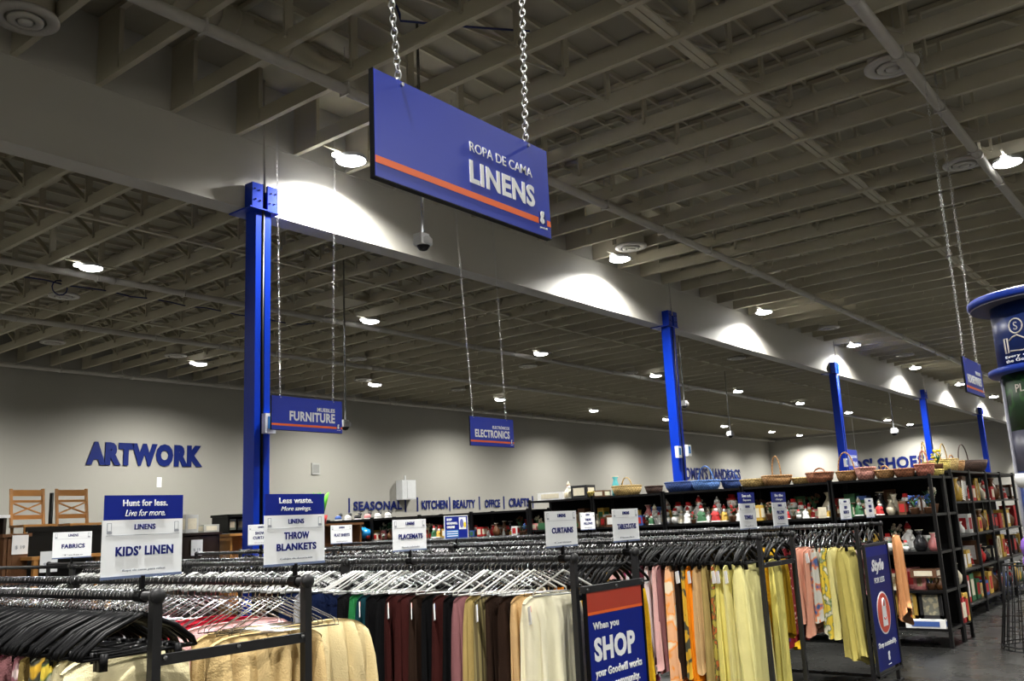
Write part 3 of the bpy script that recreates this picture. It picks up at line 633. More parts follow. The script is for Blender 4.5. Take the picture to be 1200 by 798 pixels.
rowc('D1', [(3.02, .10, .42, 1.0, olive, 'long olive yellow curtain panel', 'sheet', dict(folds=4, flare=.1)), (3.11, .07, .42, .8, pale, 'pale yellow fitted sheet', 'sheet'), (3.19, .07, .42, .75, yfl, 'grey and yellow floral sheet', 'sheet'), (3.27, .07, .42, .6, gfl, 'white sheet with orange and blue flowers', 'sheet'), (3.35, .07, .42, .75, peachp, 'peach pink sheet', 'sheet', dict(tagk='w')), (3.43, .07, .42, .62, peachp, 'salmon sheet', 'sheet'),
 (3.50, .05, .42, .75, rdk, 'dark red dotted sheet', 'sheet'), (3.56, .06, .42, .85, wine, 'wine red sheet', 'sheet'), (3.63, .07, .42, .8, purple, 'purple sheet', 'sheet'), (3.71, .09, .42, .95, gold, 'golden yellow sheet', 'sheet', dict(lean=.08)), (3.82, .09, .42, .95, gold, 'gold fringed sheet', 'sheet'), (3.94, .1, .42, .9, goldd, 'ochre sheet', 'sheet'), (4.08, .1, .42, .9, blackc, 'dark sheet', 'sheet')])
rowc('D2', [(2.83, .05, .20, .72, peach, 'swinging peach satin sheet', 'sheet', dict(dx=.24, folds=3, flare=.5, drop=.13)), (3.12, .06, .36, .5, wfl, 'white patterned cloth', 'sheet'), (3.22, .08, .4, .9, blackc, 'black satin sheet', 'sheet'), (3.4, .1, .4, .9, brown, 'dark brown sheet', 'sheet')])
# ------------------------------------------------------------------ banners at rack ends
def banner(key, z0, z1, lab):
    (xa, xb), zr = RACKS[key]; W = xb-xa
    t = thing('banner_sign', lab, 'sign', (xa, RY-.045, 0))
    MB().box(.02, W-.02, 0, .012, z0, z1).build('panel', NAVY if key == 'D' else BLUEB, t)
    return t, W
BLUEB = mat('deep blue banner print', (.003, .014, .22), .5, var=.04, spec=.2)
t, W = banner('B', .35, EYE-.39, 'blue banner reading when you shop, hung in the end frame of a rack')
zt = EYE-.385
MB().box(.0, W, -.012, .016, zt-.005, zt+.03).build('top_bar', GREYM, t); MB().box(.018, .03, -.008, .014, .33, zt).box(W-.03, W-.018, -.008, .014, .33, zt).build('side_rail', BPLAST, t)
me = MB().box(.03, W-.03, -.002, 0, zt-.11, zt-.005).build('red_strip', RUST, t); MB().box(.03, W-.03, -.003, 0, zt-.125, zt-.11).build('orange_stripe', ORANGE, t)
text('When you', .08, .34, zt-.215, zt-.165, -.002, WHITE, t, .03)
split_letters(text('SHOP', .08, .50, zt-.37, zt-.245, -.002, WHITE, t, .045))
text('your Goodwill works', .08, .56, zt-.46, zt-.405, -.002, WHITE, t, .03)
text('for our community.', .08, .53, zt-.53, zt-.475, -.002, WHITE, t, .03)
MB().box(.36, .54, -.003, 0, zt-.62, zt-.57).build('badge', RUST, t); text('SHOP', .38, .52, zt-.61, zt-.58, -.004, WHITE, t, .05)
for x in (.03, W/2, W-.03): MB().ball((x, -.016, zt+.012), .009, 6).build('screw', CHROME, t)
t, W = banner('D', EYE-1.50, EYE-.385, 'navy banner reading style for less with a red round bag emblem, at the rack end')
zt = EYE-.375
MB().box(.0, .022, -.01, .016, EYE-1.55, zt).box(W-.022, W, -.01, .016, EYE-1.55, zt).build('side_frame', GREYM, t)
MB().box(.0, W, -.01, .016, zt, zt+.02).build('top_frame', GREYM, t); MB().box(.0, W, -.01, .016, EYE-1.55, EYE-1.53).build('bottom_frame', GREYM, t)
MB().box(.025, W-.025, -.001, 0, zt-.1, zt-.01).build('panel_header', BLUEB, t)
text('Style', .15, .53, zt-.27, zt-.13, -.002, WHITE, t, .05, .35); text('FOR LESS', .20, .50, zt-.35, zt-.30, -.002, WHITE, t, .01)
cx, cz = W/2, zt-.63
rim = MB().lathe([(.001, 0), (.195, 0), (.195, .003)], 30, sy=1.0).build('emblem_rim', CARD, t, loc=(cx, -.0, cz), rot=(PI/2, 0, 0)); dsk = MB().lathe([(.001, 0.003), (.18, .003), (.18, .005)], 30).build('emblem_disc', mat('red emblem', (.62, .07, .035), .4), t, loc=(cx, 0, cz), rot=(PI/2, 0, 0))
bg = MB().add([(-.075, -.008, -.12), (.075, -.008, -.12), (.06, -.008, .06), (-.06, -.008, .06)], [(0, 1, 2, 3)]); bg.tube([(.04*math.cos(a), -.008, .06+.07*math.sin(a)) for a in [PI*i/8 for i in range(9)]], .009, 5)
bg.build('bag_shape', WHITE, t, loc=(cx, 0, cz)); sm = MB(); sm.tube([(.03*math.cos(a), -.01, -.04+.02*math.sin(a)) for a in [PI+PI*i/6 for i in range(7)]], .005, 4); sm.build('bag_curve', RUST, t, loc=(cx, 0, cz))
text('Shop sustainably.', .09, W-.09, zt-.94, zt-.88, -.002, WHITE, t, .02)
text('g', cx-.03, cx+.03, zt-1.06, zt-.98, -.002, WHITE, t, .08); text('goodwill', cx-.045, cx+.045, zt-1.10, zt-1.085, -.002, WHITE, t, .02)
# ------------------------------------------------------------------ sign holders on the rails
def rail_sign(X, Y, zr, lines, lab, topper=None, sc=1.0, wfac=.295, head='LINENS', foot='Ropa de cama', blue=False, rz=0.0):
    W = wfac; H = .188
    t = thing('rail_sign', lab, 'sign', (X, Y, EYE+zr), rz)
    t.scale = (sc, 1, sc)
    zb = .068; m = MB().box(-.007, .007, -.007, .007, -.02, zb); m.build('stem', BPLAST, t)
    MB().tube([(0, -.02, 0), (0, .02, 0)], .024, 8).build('rail_clip', BPLAST, t)
    MB().box(-W/2, W/2, -.004, .004, zb-.006, zb+.003).build('holder_edge', mat('blue grey holder', (.12, .16, .28), .3), t)
    p = MB().box(-W/2, W/2, -.002, .002, zb, zb+H).build('panel', BLUEB if blue else CARD, t)
    x0 = -W/2; U = lambda u: x0+u*W; V = lambda v: zb+v*H; y = -.003
    if blue:
        MB().box(U(0), U(1), -.003, .003, V(1), V(1.03)).box(U(-.02), U(0), -.003, .003, V(0), V(1.03)).box(U(1), U(1.02), -.003, .003, V(0), V(1.03)).build('frame', CARD, t)
        text('SHOP', U(.08), U(.3), V(.8), V(.91), y, WHITE, p, .05); text('GOODWILL', U(.08), U(.55), V(.63), V(.74), y, WHITE, p, .05); text('ONLINE', U(.08), U(.42), V(.46), V(.57), y, WHITE, p, .05)
        MB().box(U(.05), U(.58), -.0035, -.002, V(.05), V(.38)).build('info_block', SCREEN, p)
        for i in range(3): MB().box(U(.08), U(.55), -.004, -.0035, V(.1+i*.1), V(.13+i*.1)).build('print_line', CARD, p)
        MB().box(U(.62), U(.93), -.0035, -.002, V(.4), V(.95)).build('picture', CARD, p)
        MB().lathe([(.001, 0), (.022, 0), (.022, .003)], 16, sy=1.7).build('vase_picture', mat('blue grey vase', (.12, .13, .4), .4), p, loc=(U(.73), -.0035, V(.67)), rot=(PI/2, 0, 0))
        MB().lathe([(.001, 0.001), (.016, 0.001), (.016, .004)], 16, sy=1.5).build('dress_picture', mat('yellow dress', (.8, .6, .02), .4), p, loc=(U(.87), -.0035, V(.6)), rot=(PI/2, 0, 0))
        return t
    text(head, U(.38), U(.64), V(.82), V(.92), y, NAVY, p, .02)
    MB().box(U(.04), U(.96), -.003, -.002, V(.725), V(.732)).build('rule_line', GREYP, p)
    for u in (.05, .89): MB().box(U(u), U(u+.055), -.003, -.002, V(.78), V(.95)).box(U(u), U(u+.06), -.0035, -.002, V(.76), V(.8)).build('corner_icon', GREYP, p); MB().box(U(u+.008), U(u+.047), -.0036, -.003, V(.81), V(.94)).build('icon_face', CARD, p)
    if len(lines) == 1:
        a = .5*min(.72, .085*len(lines[0])); text(lines[0], U(.52-a), U(.52+a), V(.36), V(.53), y, NAVY, p, .035)
    else:
        for s, v in zip(lines, (.50, .27)):
            a = .5*min(.66, .083*len(s)); text(s, U(.52-a), U(.52+a), V(v), V(v+.15), y, NAVY, p, .035)
    text(foot, U(.25), U(.78), V(.08), V(.13), y, GREYP, p, 0)
    if topper:
        q = MB().box(-W/2+.004, W/2, -.002, .002, zb+H, zb+H+.083).build('topper', BLUEB, t)
        z1 = zb+H
        text(topper[0], U(.23), U(.79), z1+.046, z1+.068, y, WHITE, q, .02); text(topper[1], U(.26), U(.76), z1+.012, z1+.034, y, WHITE, q, .0, .35)
    return t
rail_sign(1.71, 2.99, -.185, ['KIDS\u2019 LINEN'], 'white and blue sign card reading kids linen, nearest sign on the left', ('Hunt for less.', 'Live for more.'), foot='Ropa de cama para ni\u00f1os')
rail_sign(2.34, 2.966, -.185, ['THROW', 'BLANKETS'], 'white and blue sign card reading throw blankets in front of the nearest blue column', ('Less waste.', 'More savings.'), foot='Cobijas de decoraci\u00f3n')
rail_sign(4.16, 4.14, -.205, ['PLACEMATS'], 'white sign card reading placemats above the middle hangers', foot='Manteles individuales')
rail_sign(4.16, 8.49, -.205, ['FABRICS'], 'white sign card reading fabrics in front of the dark furniture', sc=1.22, foot='Telas')
rail_sign(6.61, 9.0, -.195, ['SHOWER', 'CURTAINS'], 'white sign card reading shower curtains, half hidden behind the throw blankets sign', sc=1.22, foot='Cortinas')
rail_sign(6.61, 7.6, -.195, ['FLAT SHEETS'], 'small white sign card reading flat sheets right of the throw blankets sign', foot='S\u00e1banas')
rail_sign(4.16, 2.967, -.205, ['CURTAINS'], 'white sign card reading curtains over the left post of the shop banner', foot='Cortinas')
rail_sign(4.80, 2.945, -.205, ['TABLECLOTHS'], 'white sign card reading tablecloths over the right post of the shop banner', foot='Manteles')
rail_sign(6.61, 5.95, -.195, [], 'small blue and white sign card advertising online shopping', blue=True, sc=1.1)
rail_sign(8.84, 5.93, -.182, ['THROW', 'PILLOWS'], 'small white sign card between the curtains and tablecloths signs', foot='Almohadas')
rail_sign(6.61, 2.97, -.195, ['TOWELS'], 'white and blue sign card reading towels above the pale yellow linens', ('Save cash.', 'Shop more.'), foot='Toallas')
rail_sign(7.25, 2.977, -.195, ['PILLOW', 'CASES'], 'white and blue sign card reading pillow cases right of the towels sign', ('Be the', 'change.'), foot='Fundas')
rail_sign(8.84, 2.98, -.182, ['BED', 'SKIRTS'], 'white sign card reading bed skirts on the rail of the style banner', foot='Faldones', wfac=.3)
rail_sign(9.57, 2.98, -.182, ['BATH', 'MATS'], 'narrow white sign card at the far end of the racks, rightmost of the cards', foot='Tapetes', wfac=.25)
# ================================================================== SHELVING
DARKBK = mat('black backing for dark gaps', (.004, .004, .004), .7, spec=.1)  # black that stands in for the darkness seen through the open shelves
def shelf_unit(x, y, wx, wy, top, levels, lab):
    t = thing('shelf_unit', lab, 'shelves', (x, y, 0))
    for px in (0, wx):
        for py in (0, wy): MB().box(px-.02, px+.02, py-.02, py+.02, 0, top+.02).build('post', BLACKM, t)
    for z in levels: MB().box(-.01, wx+.01, -.01, wy+.01, z-.03, z).build('shelf', BLACKM, t)
    (MB().box(.02, wx-.02, wy-.006, wy, .15, top) if wy < wx else MB().box(wx-.006, wx, .02, wy-.02, .15, top)).build('dark_backing', DARKBK, t)  # added sheet: darkens the view through the shelves, which are open behind
    for z in levels[1:]:
        m = MB()
        for k in range(1, 12): m.tube([(wx*.5+(-.5+k/12)*wx, wy, z-.4), (wx*.5+(-.5+k/12)*wx, wy, z)], .003, 4, False) if wy < wx else m.tube([(wx, wy*k/12, z-.4), (wx, wy*k/12, z)], .003, 4, False)
        m.build('back_wires', BLACKM, t)['kind'] = 'stuff'
    return t
LV = [.22, .66, 1.12, 1.57, 2.03]
for i in range(5): shelf_unit(11.98, 2.97+i*1.24, .58, 1.22, 2.03, LV, 'tall black shelf unit with baskets on top, %s from the aisle' % nth(i))
LV2 = [.22, .66, 1.12, 1.5, 1.9]
for i in range(5): shelf_unit(11.98, 9.2+i*1.24, .58, 1.22, 1.9, LV2, 'lower black merchandise shelf unit, %s unit past the column' % nth(i))
shelf_unit(12.62, 2.97, .42, 1.22, 2.03, LV, 'black shelf unit standing back to back with the basket shelves')
shelf_unit(12.62, 4.21, .42, 1.22, 2.03, LV, 'black shelf unit second in the back to back row')
for i in range(5): shelf_unit(14.9+i*1.2, 3.4, 1.18, .6, 2.17, [.2, .7, 1.2, 1.7, 2.17], 'distant black shelf unit across the aisle, %s from the left' % nth(i))
MC2 = {}
def cm(c, r=.6):
    k = (round(c[0], 2), round(c[1], 2), round(c[2], 2), r)
    if k not in MC2: MC2[k] = mat('item colour %d' % len(MC2), c, r, var=.15, scale=25)
    return MC2[k]
RED = (.45, .015, .015); CRM = (.72, .66, .5); GRN = (.03, .13, .05); GLD = (.6, .38, .06); WHT = (.8, .8, .78); BRN = (.12, .05, .02); BLK = (.012, .012, .014); BLU = (.04, .1, .35); PNK = (.7, .25, .25)
def figurine(x, y, z, h, robe, hat, lab, rz=0):
    t = thing('figurine', lab, 'figurine', (x, y, z), rz)
    MB().lathe([(.26*h, 0), (.27*h, .05*h), (.2*h, .35*h), (.13*h, .6*h), (.05*h, .66*h)], 12).build('robe', cm(robe), t, True)
    MB().lathe([(.275*h, .02*h), (.285*h, .05*h), (.275*h, .09*h)], 12).build('trim', cm(WHT), t, True)
    MB().ball((0, 0, .72*h), .11*h, 10).build('head', cm((.6, .32, .22)), t, True)
    MB().lathe([(.03*h, -.2*h), (.1*h, -.08*h), (.12*h, .02*h), (.06*h, .06*h)], 10).build('beard', cm(WHT), t, True, loc=(-.03*h, -.05*h, .68*h))
    m = MB().lathe([(.12*h, 0), (.1*h, .08*h), (.03*h, .2*h), (.01*h, .22*h)], 10); m.build('hat', cm(hat), t, True, loc=(0, 0, .78*h))
    MB().ball((.0, 0, .99*h), .035*h, 6).build('pompom', cm(WHT), t, True)
    for s in (-1, 1): MB().tube([(0, s*.12*h, .55*h), (-.08*h, s*.2*h, .42*h), (-.16*h, s*.1*h, .38*h)], [.05*h, .05*h, .04*h], 6).build('arm', cm(robe), t, True)
def vase(x, y, z, h, c, lab, r=.3):
    t = thing('vase', lab, 'vase', (x, y, z))
    MB().lathe([(.2*h, 0), (r*h, .2*h), (r*1.05*h, .45*h), (.12*h, .75*h), (.1*h, .85*h), (.17*h, h)], 14).build('body', cm(c, .25), t, True)
    MB().lathe([(.17*h, 0), (.19*h, .02*h), (.17*h, .04*h)], 14).build('rim', cm(CRM, .25), t, True, loc=(0, 0, .98*h))
def boxitem(x, y, z, a, b_, h, c, lab, c2=None, rz=0):
    t = thing('box', lab, 'box', (x, y, z), rz)
    MB().box(-a/2, a/2, -b_/2, b_/2, 0, h).build('carton', cm(c), t)
    MB().box(-a/2-.003, -a/2, -b_*.35, b_*.35, h*.2, h*.8).box(-a*.35, a*.35, -b_/2-.003, -b_/2, h*.2, h*.8).build('printed_panel', cm(c2 or CRM), t)
def snowman(x, y, z, h, lab):
    t = thing('snowman', lab, 'figurine', (x, y, z))
    MB().ball((0, 0, .27*h), .28*h, 12).ball((0, 0, .66*h), .19*h, 12).build('body', cm(WHT), t, True)
    MB().lathe([(.2*h, 0), (.2*h, .02*h), (.12*h, .03*h), (.12*h, .16*h), (.01, .165*h)], 12).build('hat', cm(RED), t, True, loc=(0, 0, .8*h))
    MB().lathe([(.03*h, 0), (.002, .14*h)], 6).build('nose', cm((.8, .25, .02)), t, True, loc=(-.18*h, 0, .68*h), rot=(0, -PI/2, 0))
    MB().tube([(.17*h*math.cos(a), .17*h*math.sin(a), .5*h) for a in [PI*2*i/10 for i in range(11)]], .04*h, 6, False).build('scarf', cm(GRN), t, True)
def frame_item(x, y, z, wd, h, c, pic, lab, rz=0):
    t = thing('picture_frame', lab, 'frame', (x, y, z), rz)
    MB().box(-wd/2, wd/2, 0, .03, 0, .04).box(-wd/2, wd/2, 0, .03, h-.04, h).box(-wd/2, -wd/2+.04, 0, .03, 0, h).box(wd/2-.04, wd/2, 0, .03, 0, h).build('moulding', cm(c), t)
    MB().box(-wd/2+.03, wd/2-.03, .01, .025, .03, h-.03).build('picture', mat_pattern('picture %s' % lab[:18], pic, (.5, .45, .3), 'floral', 16), t)
def flower(x, y, z, h, c, lab):
    t = thing('flower_pot', lab, 'flowers', (x, y, z)); rnd = random.Random(int(x*97+y*13))
    MB().lathe([(.18*h, 0), (.24*h, .3*h), (.25*h, .33*h)], 12).build('pot', cm(BRN), t, True)
    m = MB()
    for i in range(16):
        a = rnd.uniform(0, 6.28); r = rnd.uniform(.02, .28)*h; zz = rnd.uniform(.5, .95)*h; m.ball((r*math.cos(a), r*math.sin(a), zz), .06*h, 6)
    m.build('blossoms', cm(c), t, True)['kind'] = 'stuff'
    m = MB()
    for i in range(12): a = rnd.uniform(0, 6.28); m.tube([(0, 0, .3*h), (.1*h*math.cos(a), .1*h*math.sin(a), .6*h), (.25*h*math.cos(a), .25*h*math.sin(a), .8*h)], [.01*h, .03*h, .005*h], 4)
    m.build('leaves', cm(GRN), t, True)['kind'] = 'stuff'
CNM = {RED: 'red', CRM: 'cream', GRN: 'dark green', GLD: 'gold', WHT: 'white', BRN: 'brown', BLK: 'black', BLU: 'blue', PNK: 'pink'}
rs = random.Random(11)
def shelf_fill(y0, y1, lv, lname, sched, x=12.14, zmax=.38):
    y = y0; i = 0
    while y < y1:
        kind = rs.choice(sched); c = rs.choice([RED, CRM, CRM, GRN, GLD, WHT, BRN, BRN, BLU, PNK, BLK]); h = rs.uniform(.45*zmax, zmax)
        lab0 = ', %s from the aisle, %s' % (nth(i), lname); xx = x+rs.uniform(-.05, .06)
        if kind == 'fig': c = c if c in (RED, GRN, CRM, GLD) else WHT; figurine(xx, y, lv, h, c, rs.choice([RED, RED, WHT, CRM]), '%s robed holiday figurine%s' % (CNM[c], lab0), rs.uniform(-.5, .3)); st = h*.5
        elif kind == 'snow': snowman(xx, y, lv, h, 'small snowman with red hat%s' % lab0); st = h*.6
        elif kind == 'vase': vase(xx, y, lv, h, c, '%s glazed vase%s' % (CNM[c], lab0)); st = h*.65
        elif kind == 'box': boxitem(xx, y, lv, .18, rs.uniform(.08, .16), h*.8, c, '%s printed box%s' % (CNM[c], lab0), rs.choice([CRM, WHT, RED, GRN])); st = .16
        elif kind == 'flower': flower(xx, y, lv, h, c if c != BLK else RED, 'pot of %s artificial flowers%s' % (CNM[c] if c != BLK else 'red', lab0)); st = h*.6
        elif kind == 'frame': frame_item(xx, y, lv, .15, h, c, (.3, .2, .1), '%s picture frame%s' % (CNM[c], lab0), -PI/2+rs.uniform(-.2, .2)); st = .15
        y += max(.085, st); i += 1
    return
shelf_fill(3.06, 5.5, 1.57, 'front row of eye level aisle shelf', ['fig', 'vase', 'snow', 'flower', 'box', 'fig'], 12.06, .26)
shelf_fill(3.1, 5.5, 1.57, 'middle row of eye level aisle shelf', ['fig', 'vase', 'snow', 'flower', 'box', 'fig'], 12.22, .3)
shelf_fill(3.1, 5.5, 1.57, 'back row of eye level aisle shelf', ['box', 'fig', 'frame', 'flower', 'vase'], 12.42, .38)
shelf_fill(5.52, 7.1, 1.57, 'front row of holiday figure shelf', ['fig', 'fig', 'fig', 'snow', 'flower'], 12.06, .30)
shelf_fill(5.55, 7.1, 1.57, 'middle row of holiday figure shelf', ['fig', 'fig', 'snow', 'fig'], 12.22, .4)
shelf_fill(5.6, 7.1, 1.57, 'back row of holiday figure shelf', ['fig', 'snow', 'flower', 'box'], 12.42, .42)
shelf_fill(7.15, 9.1, 1.57, 'front row behind the tablecloths sign', ['box', 'box', 'vase', 'flower'], 12.08, .24)
shelf_fill(7.15, 9.1, 1.57, 'back row behind the tablecloths sign', ['box', 'box', 'frame', 'vase'], 12.34, .38)
shelf_fill(9.3, 15.2, 1.5, 'front row past the column', ['box', 'vase', 'box', 'flower', 'frame', 'fig'], 12.06, .24)
shelf_fill(9.3, 15.2, 1.5, 'back row past the column', ['box', 'vase', 'box', 'flower', 'snow', 'frame'], 12.34, .34)
shelf_fill(3.06, 4.2, 1.12, 'waist high aisle shelf', ['fig', 'vase', 'snow', 'vase', 'flower'], 12.06, .26)
shelf_fill(3.1, 4.2, 1.12, 'back row of waist high aisle shelf', ['fig', 'vase', 'flower', 'box', 'frame'], 12.3, .36)
shelf_fill(3.06, 4.2, .66, 'knee high aisle shelf', ['vase', 'flower', 'box', 'frame'], 12.08, .26)
shelf_fill(3.1, 4.2, .66, 'back row of knee high aisle shelf', ['vase', 'flower', 'box', 'frame'], 12.32, .34)
# items facing the aisle end
frame_item(12.04, 3.17, .325, .26, .32, BLK, (.25, .25, .2), 'black framed picture with white mat on the bottom shelf', -PI/2)
frame_item(12.04, 3.45, .325, .24, .32, GLD, (.3, .2, .08), 'gold framed picture leaning on the bottom shelf left of the black frame', -PI/2)
boxitem(12.07, 3.24, .22, .18, .46, .1, WHT, 'long white game box with blue print lying on the bottom end shelf', BLU)
boxitem(12.7, 3.05, .22, .28, .2, .3, RED, 'dark red boxed game beside the black framed picture', CRM)
vase(12.72, 3.1, .66, .3, GLD, 'gold ornament ball jar on the end shelf'); vase(12.9, 3.05, .66, .26, CRM, 'cream and gold ornament jar at the shelf corner')
boxitem(12.1, 3.2, .81, .2, .3, .1, BRN, 'low brown wooden tray on the knee high end shelf', CRM)
boxitem(12.85, 3.05, .22, .2, .2, .34, GLD, 'tall tan carton on the end of the back shelf', RED)
figurine(12.8, 3.1, 1.12, .4, WHT, RED, 'tall white robed figure at the shelf corner beside the aisle'); snowman(12.68, 3.05, 1.57, .3, 'snowman at the corner of the upper end shelf')
rs = random.Random(31)
for li, lv in enumerate([.2, .7, 1.2, 1.7]):
    xx = 15.05; i = 0
    while xx < 20.6:
        c = rs.choice([RED, CRM, GRN, GLD, WHT, BRN, BLU, BLK, BRN]); k = rs.choice(['vase', 'box', 'box', 'fig', 'frame']); h = rs.uniform(.18, .4)
        l0 = ', %s from the left on the %s distant shelf' % (nth(i), ['bottom', 'second lowest', 'second highest', 'highest'][li])
        if k == 'vase': vase(xx, 3.55, lv, h, c, '%s vase%s' % (CNM[c], l0))
        elif k == 'box': boxitem(xx, 3.6, lv, .24, .25, h, c, '%s box%s' % (CNM[c], l0), rs.choice([CRM, RED, WHT]))
        elif k == 'fig': figurine(xx, 3.55, lv, h, RED, RED, 'red robed figurine%s' % l0)
        else: frame_item(xx, 3.5, lv, .25, h, c, (.2, .15, .1), '%s picture frame%s' % (CNM[c], l0))
        xx += rs.uniform(.26, .42); i += 1
MB().box(0, .14, -.01, 0, -.3, 0).build('striped_cloth', mat_pattern('striped towel', (.75, .7, .6), (.45, .03, .03), 'bands', 14, c3=(.05, .2, .2)), None, loc=(15.35, 3.36, 2.02), rot=(0, .15, 0))
tag(bpy.data.objects['striped_cloth'], 'cream and red striped cloth hanging from the distant shelf bank', 'cloth')
# ------------------------------------------------------------------ baskets
WV = [mat_pattern('wicker %d' % i, a, tuple(v*.5 for v in a), 'weave', 42, .8) for i, a in enumerate([(.42, .22, .08), (.30, .11, .05), (.55, .38, .14), (.70, .55, .14), (.03, .07, .25), (.10, .22, .55), (.45, .15, .10), (.06, .03, .02), (.55, .25, .2)])]
WN_ = ['tan', 'reddish brown', 'honey', 'yellow', 'navy blue', 'bright blue', 'rust', 'dark brown', 'salmon']
def basket(x, y, z, r, h, wi, handle, lab, sx=1.0, sy=1.0, rz=0, hw=.95):
    t = thing('basket', lab, 'basket', (x, y, z), rz); m = WV[wi]
    MB().lathe([(r*.75, 0), (r*.9, h*.4), (r, h), (r*.93, h), (r*.84, h*.4), (r*.68, .015)], 20, (0, 0, 0), sx, sy).build('bowl', m, t, True)
    MB().tube([(r*.97*sx*math.cos(a), r*.97*sy*math.sin(a), h) for a in [2*PI*i/20 for i in range(21)]], .012, 6, False).build('rim', m, t, True)
    if handle:
        MB().tube([(r*hw*sx*math.cos(a), 0, h*.8+handle*math.sin(a)) for a in [PI*i/14 for i in range(15)]], .010, 6).build('handle', m, t, True)
T = 2.03; T2 = 1.9
bl = [ # x, y, r, h, wicker, handle, desc, sy, hw
 (12.2, 8.0, .17, .08, 3, 0, 'shallow yellow dish basket left of the second column', 1, 1), (12.2, 7.42, .21, .14, 2, .16, 'patterned two tone basket with pale twisted handle', 1.2, .6), (12.3, 7.0, .14, .11, 7, 0, 'small dark basket at the foot of the second column', 1, 1),
 (12.25, 6.5, .22, .14, 4, 0, 'wide navy blue basket right of the second column', 1.2, 1), (12.15, 6.05, .2, .13, 5, .24, 'bright blue basket with a tall blue arch handle', 1.1, .8), (12.35, 5.75, .15, .12, 4, .16, 'small navy basket with a low handle', 1, .8), (12.2, 5.32, .2, .10, 2, 0, 'honey flat basket with green rim', 1.1, 1), (12.2, 5.0, .18, .13, 0, .30, 'tan oval basket with a narrow tall arch handle', 1.3, .45),
 (12.3, 4.7, .13, .08, 2, 0, 'small flat honey tray basket', 1, 1), (12.2, 4.40, .17, .13, 1, .09, 'reddish brown picnic basket with low handle', 1.2, .6), (12.2, 4.04, .14, .12, 0, .28, 'round tan basket with a tall thin arch handle', 1, .95), (12.15, 3.78, .13, .15, 8, 0, 'pink floral fabric covered basket', 1, 1), (12.15, 3.54, .12, .10, 0, .08, 'small tan basket holding a doll', 1.1, .6),
 (12.15, 3.30, .13, .10, 1, 0, 'flat brown basket left of the pink handled one', 1, 1), (12.2, 3.07, .12, .14, 6, .2, 'rust basket with a wrapped handle near the shelf end', 1, .5), (12.47, 3.12, .10, .10, 2, .36, 'narrow honey basket with a very tall loop handle', 1, .35), (12.78, 3.14, .2, .08, 3, 0, 'wide flat yellow wicker tray at the shelf end', .8, 1),
]
for x, y, r, h, wi, hd, d, sy, hw in bl: basket(x, y, T, r, h, wi, hd, d, 1, sy, (1.2 if hd else 0), hw)
flower(15.1, 3.6, 2.17, .34, (.7, .5, .02), 'bright yellow flower arrangement on the distant shelf bank')
for x, r, h, wi, hd, d in ((15.5, .2, .16, 3, 0, 'yellow basket with patterned band on the distant bank'), (15.95, .22, .2, 2, .3, 'honey basket with looped handle on the distant bank'), (16.45, .2, .18, 0, .15, 'tan basket on the distant bank'), (17.3, .38, .2, 7, .34, 'large dark basket with a wide brown arch handle at the right of the shelves')):
    basket(x, 3.7, 2.17, r, h, wi, hd, d)
# boxes on top of the lower shelf part
for i, (y, a, b_, h, c, d) in enumerate([(8.75, .3, .5, .12, WHT, 'long white flat box with an orange lid edge on top of the shelf'), (8.2, .25, .3, .2, BLK, 'black box with a white label on top of the shelf'), (7.75+.1, .2, .2, .1, BRN, 'small brown box beside the black box on the shelf top')]):
    boxitem(12.15, y, T, a, b_, h, c, d, CRM)
figurine(12.15, 8.48, T, .28, CRM, CRM, 'small cream angel figure on the shelf top behind the curtains sign')
vase(12.2, 7.62, T, .3, (.1, .45, .5), 'turquoise loop handled jug on the shelf top', .2)
# shoes and soft goods at the left part of the middle shelves
def shoe(x, y, z, c, lab, rz):
    t = thing('shoe', lab, 'shoe', (x, y, z), rz)
    MB().lathe([(.001, 0), (.05, .0), (.05, .02), (.001, .021)], 12, sx=2.6).build('sole', cm(WHT), t)
    MB().lathe([(.05, .02), (.048, .06), (.03, .09), (.006, .1)], 12, sx=2.4).build('upper', cm(c), t, True)
    MB().tube([(.05, 0, .08), (.11, 0, .11)], [.03, .04], 8).build('ankle_collar', cm(BLK), t, True); MB().box(-.06, .02, -.02, .02, .085, .1).build('laces', cm(CRM), t)
for i in range(6): shoe(12.1, 12.6+i*.28, 1.9, [WHT, WHT, PNK, BLK, WHT, BLU][i], '%s sneaker on top of the low shelves, %s in its line' % (['white', 'white', 'pink', 'black', 'white', 'blue'][i], nth(i)), .4)
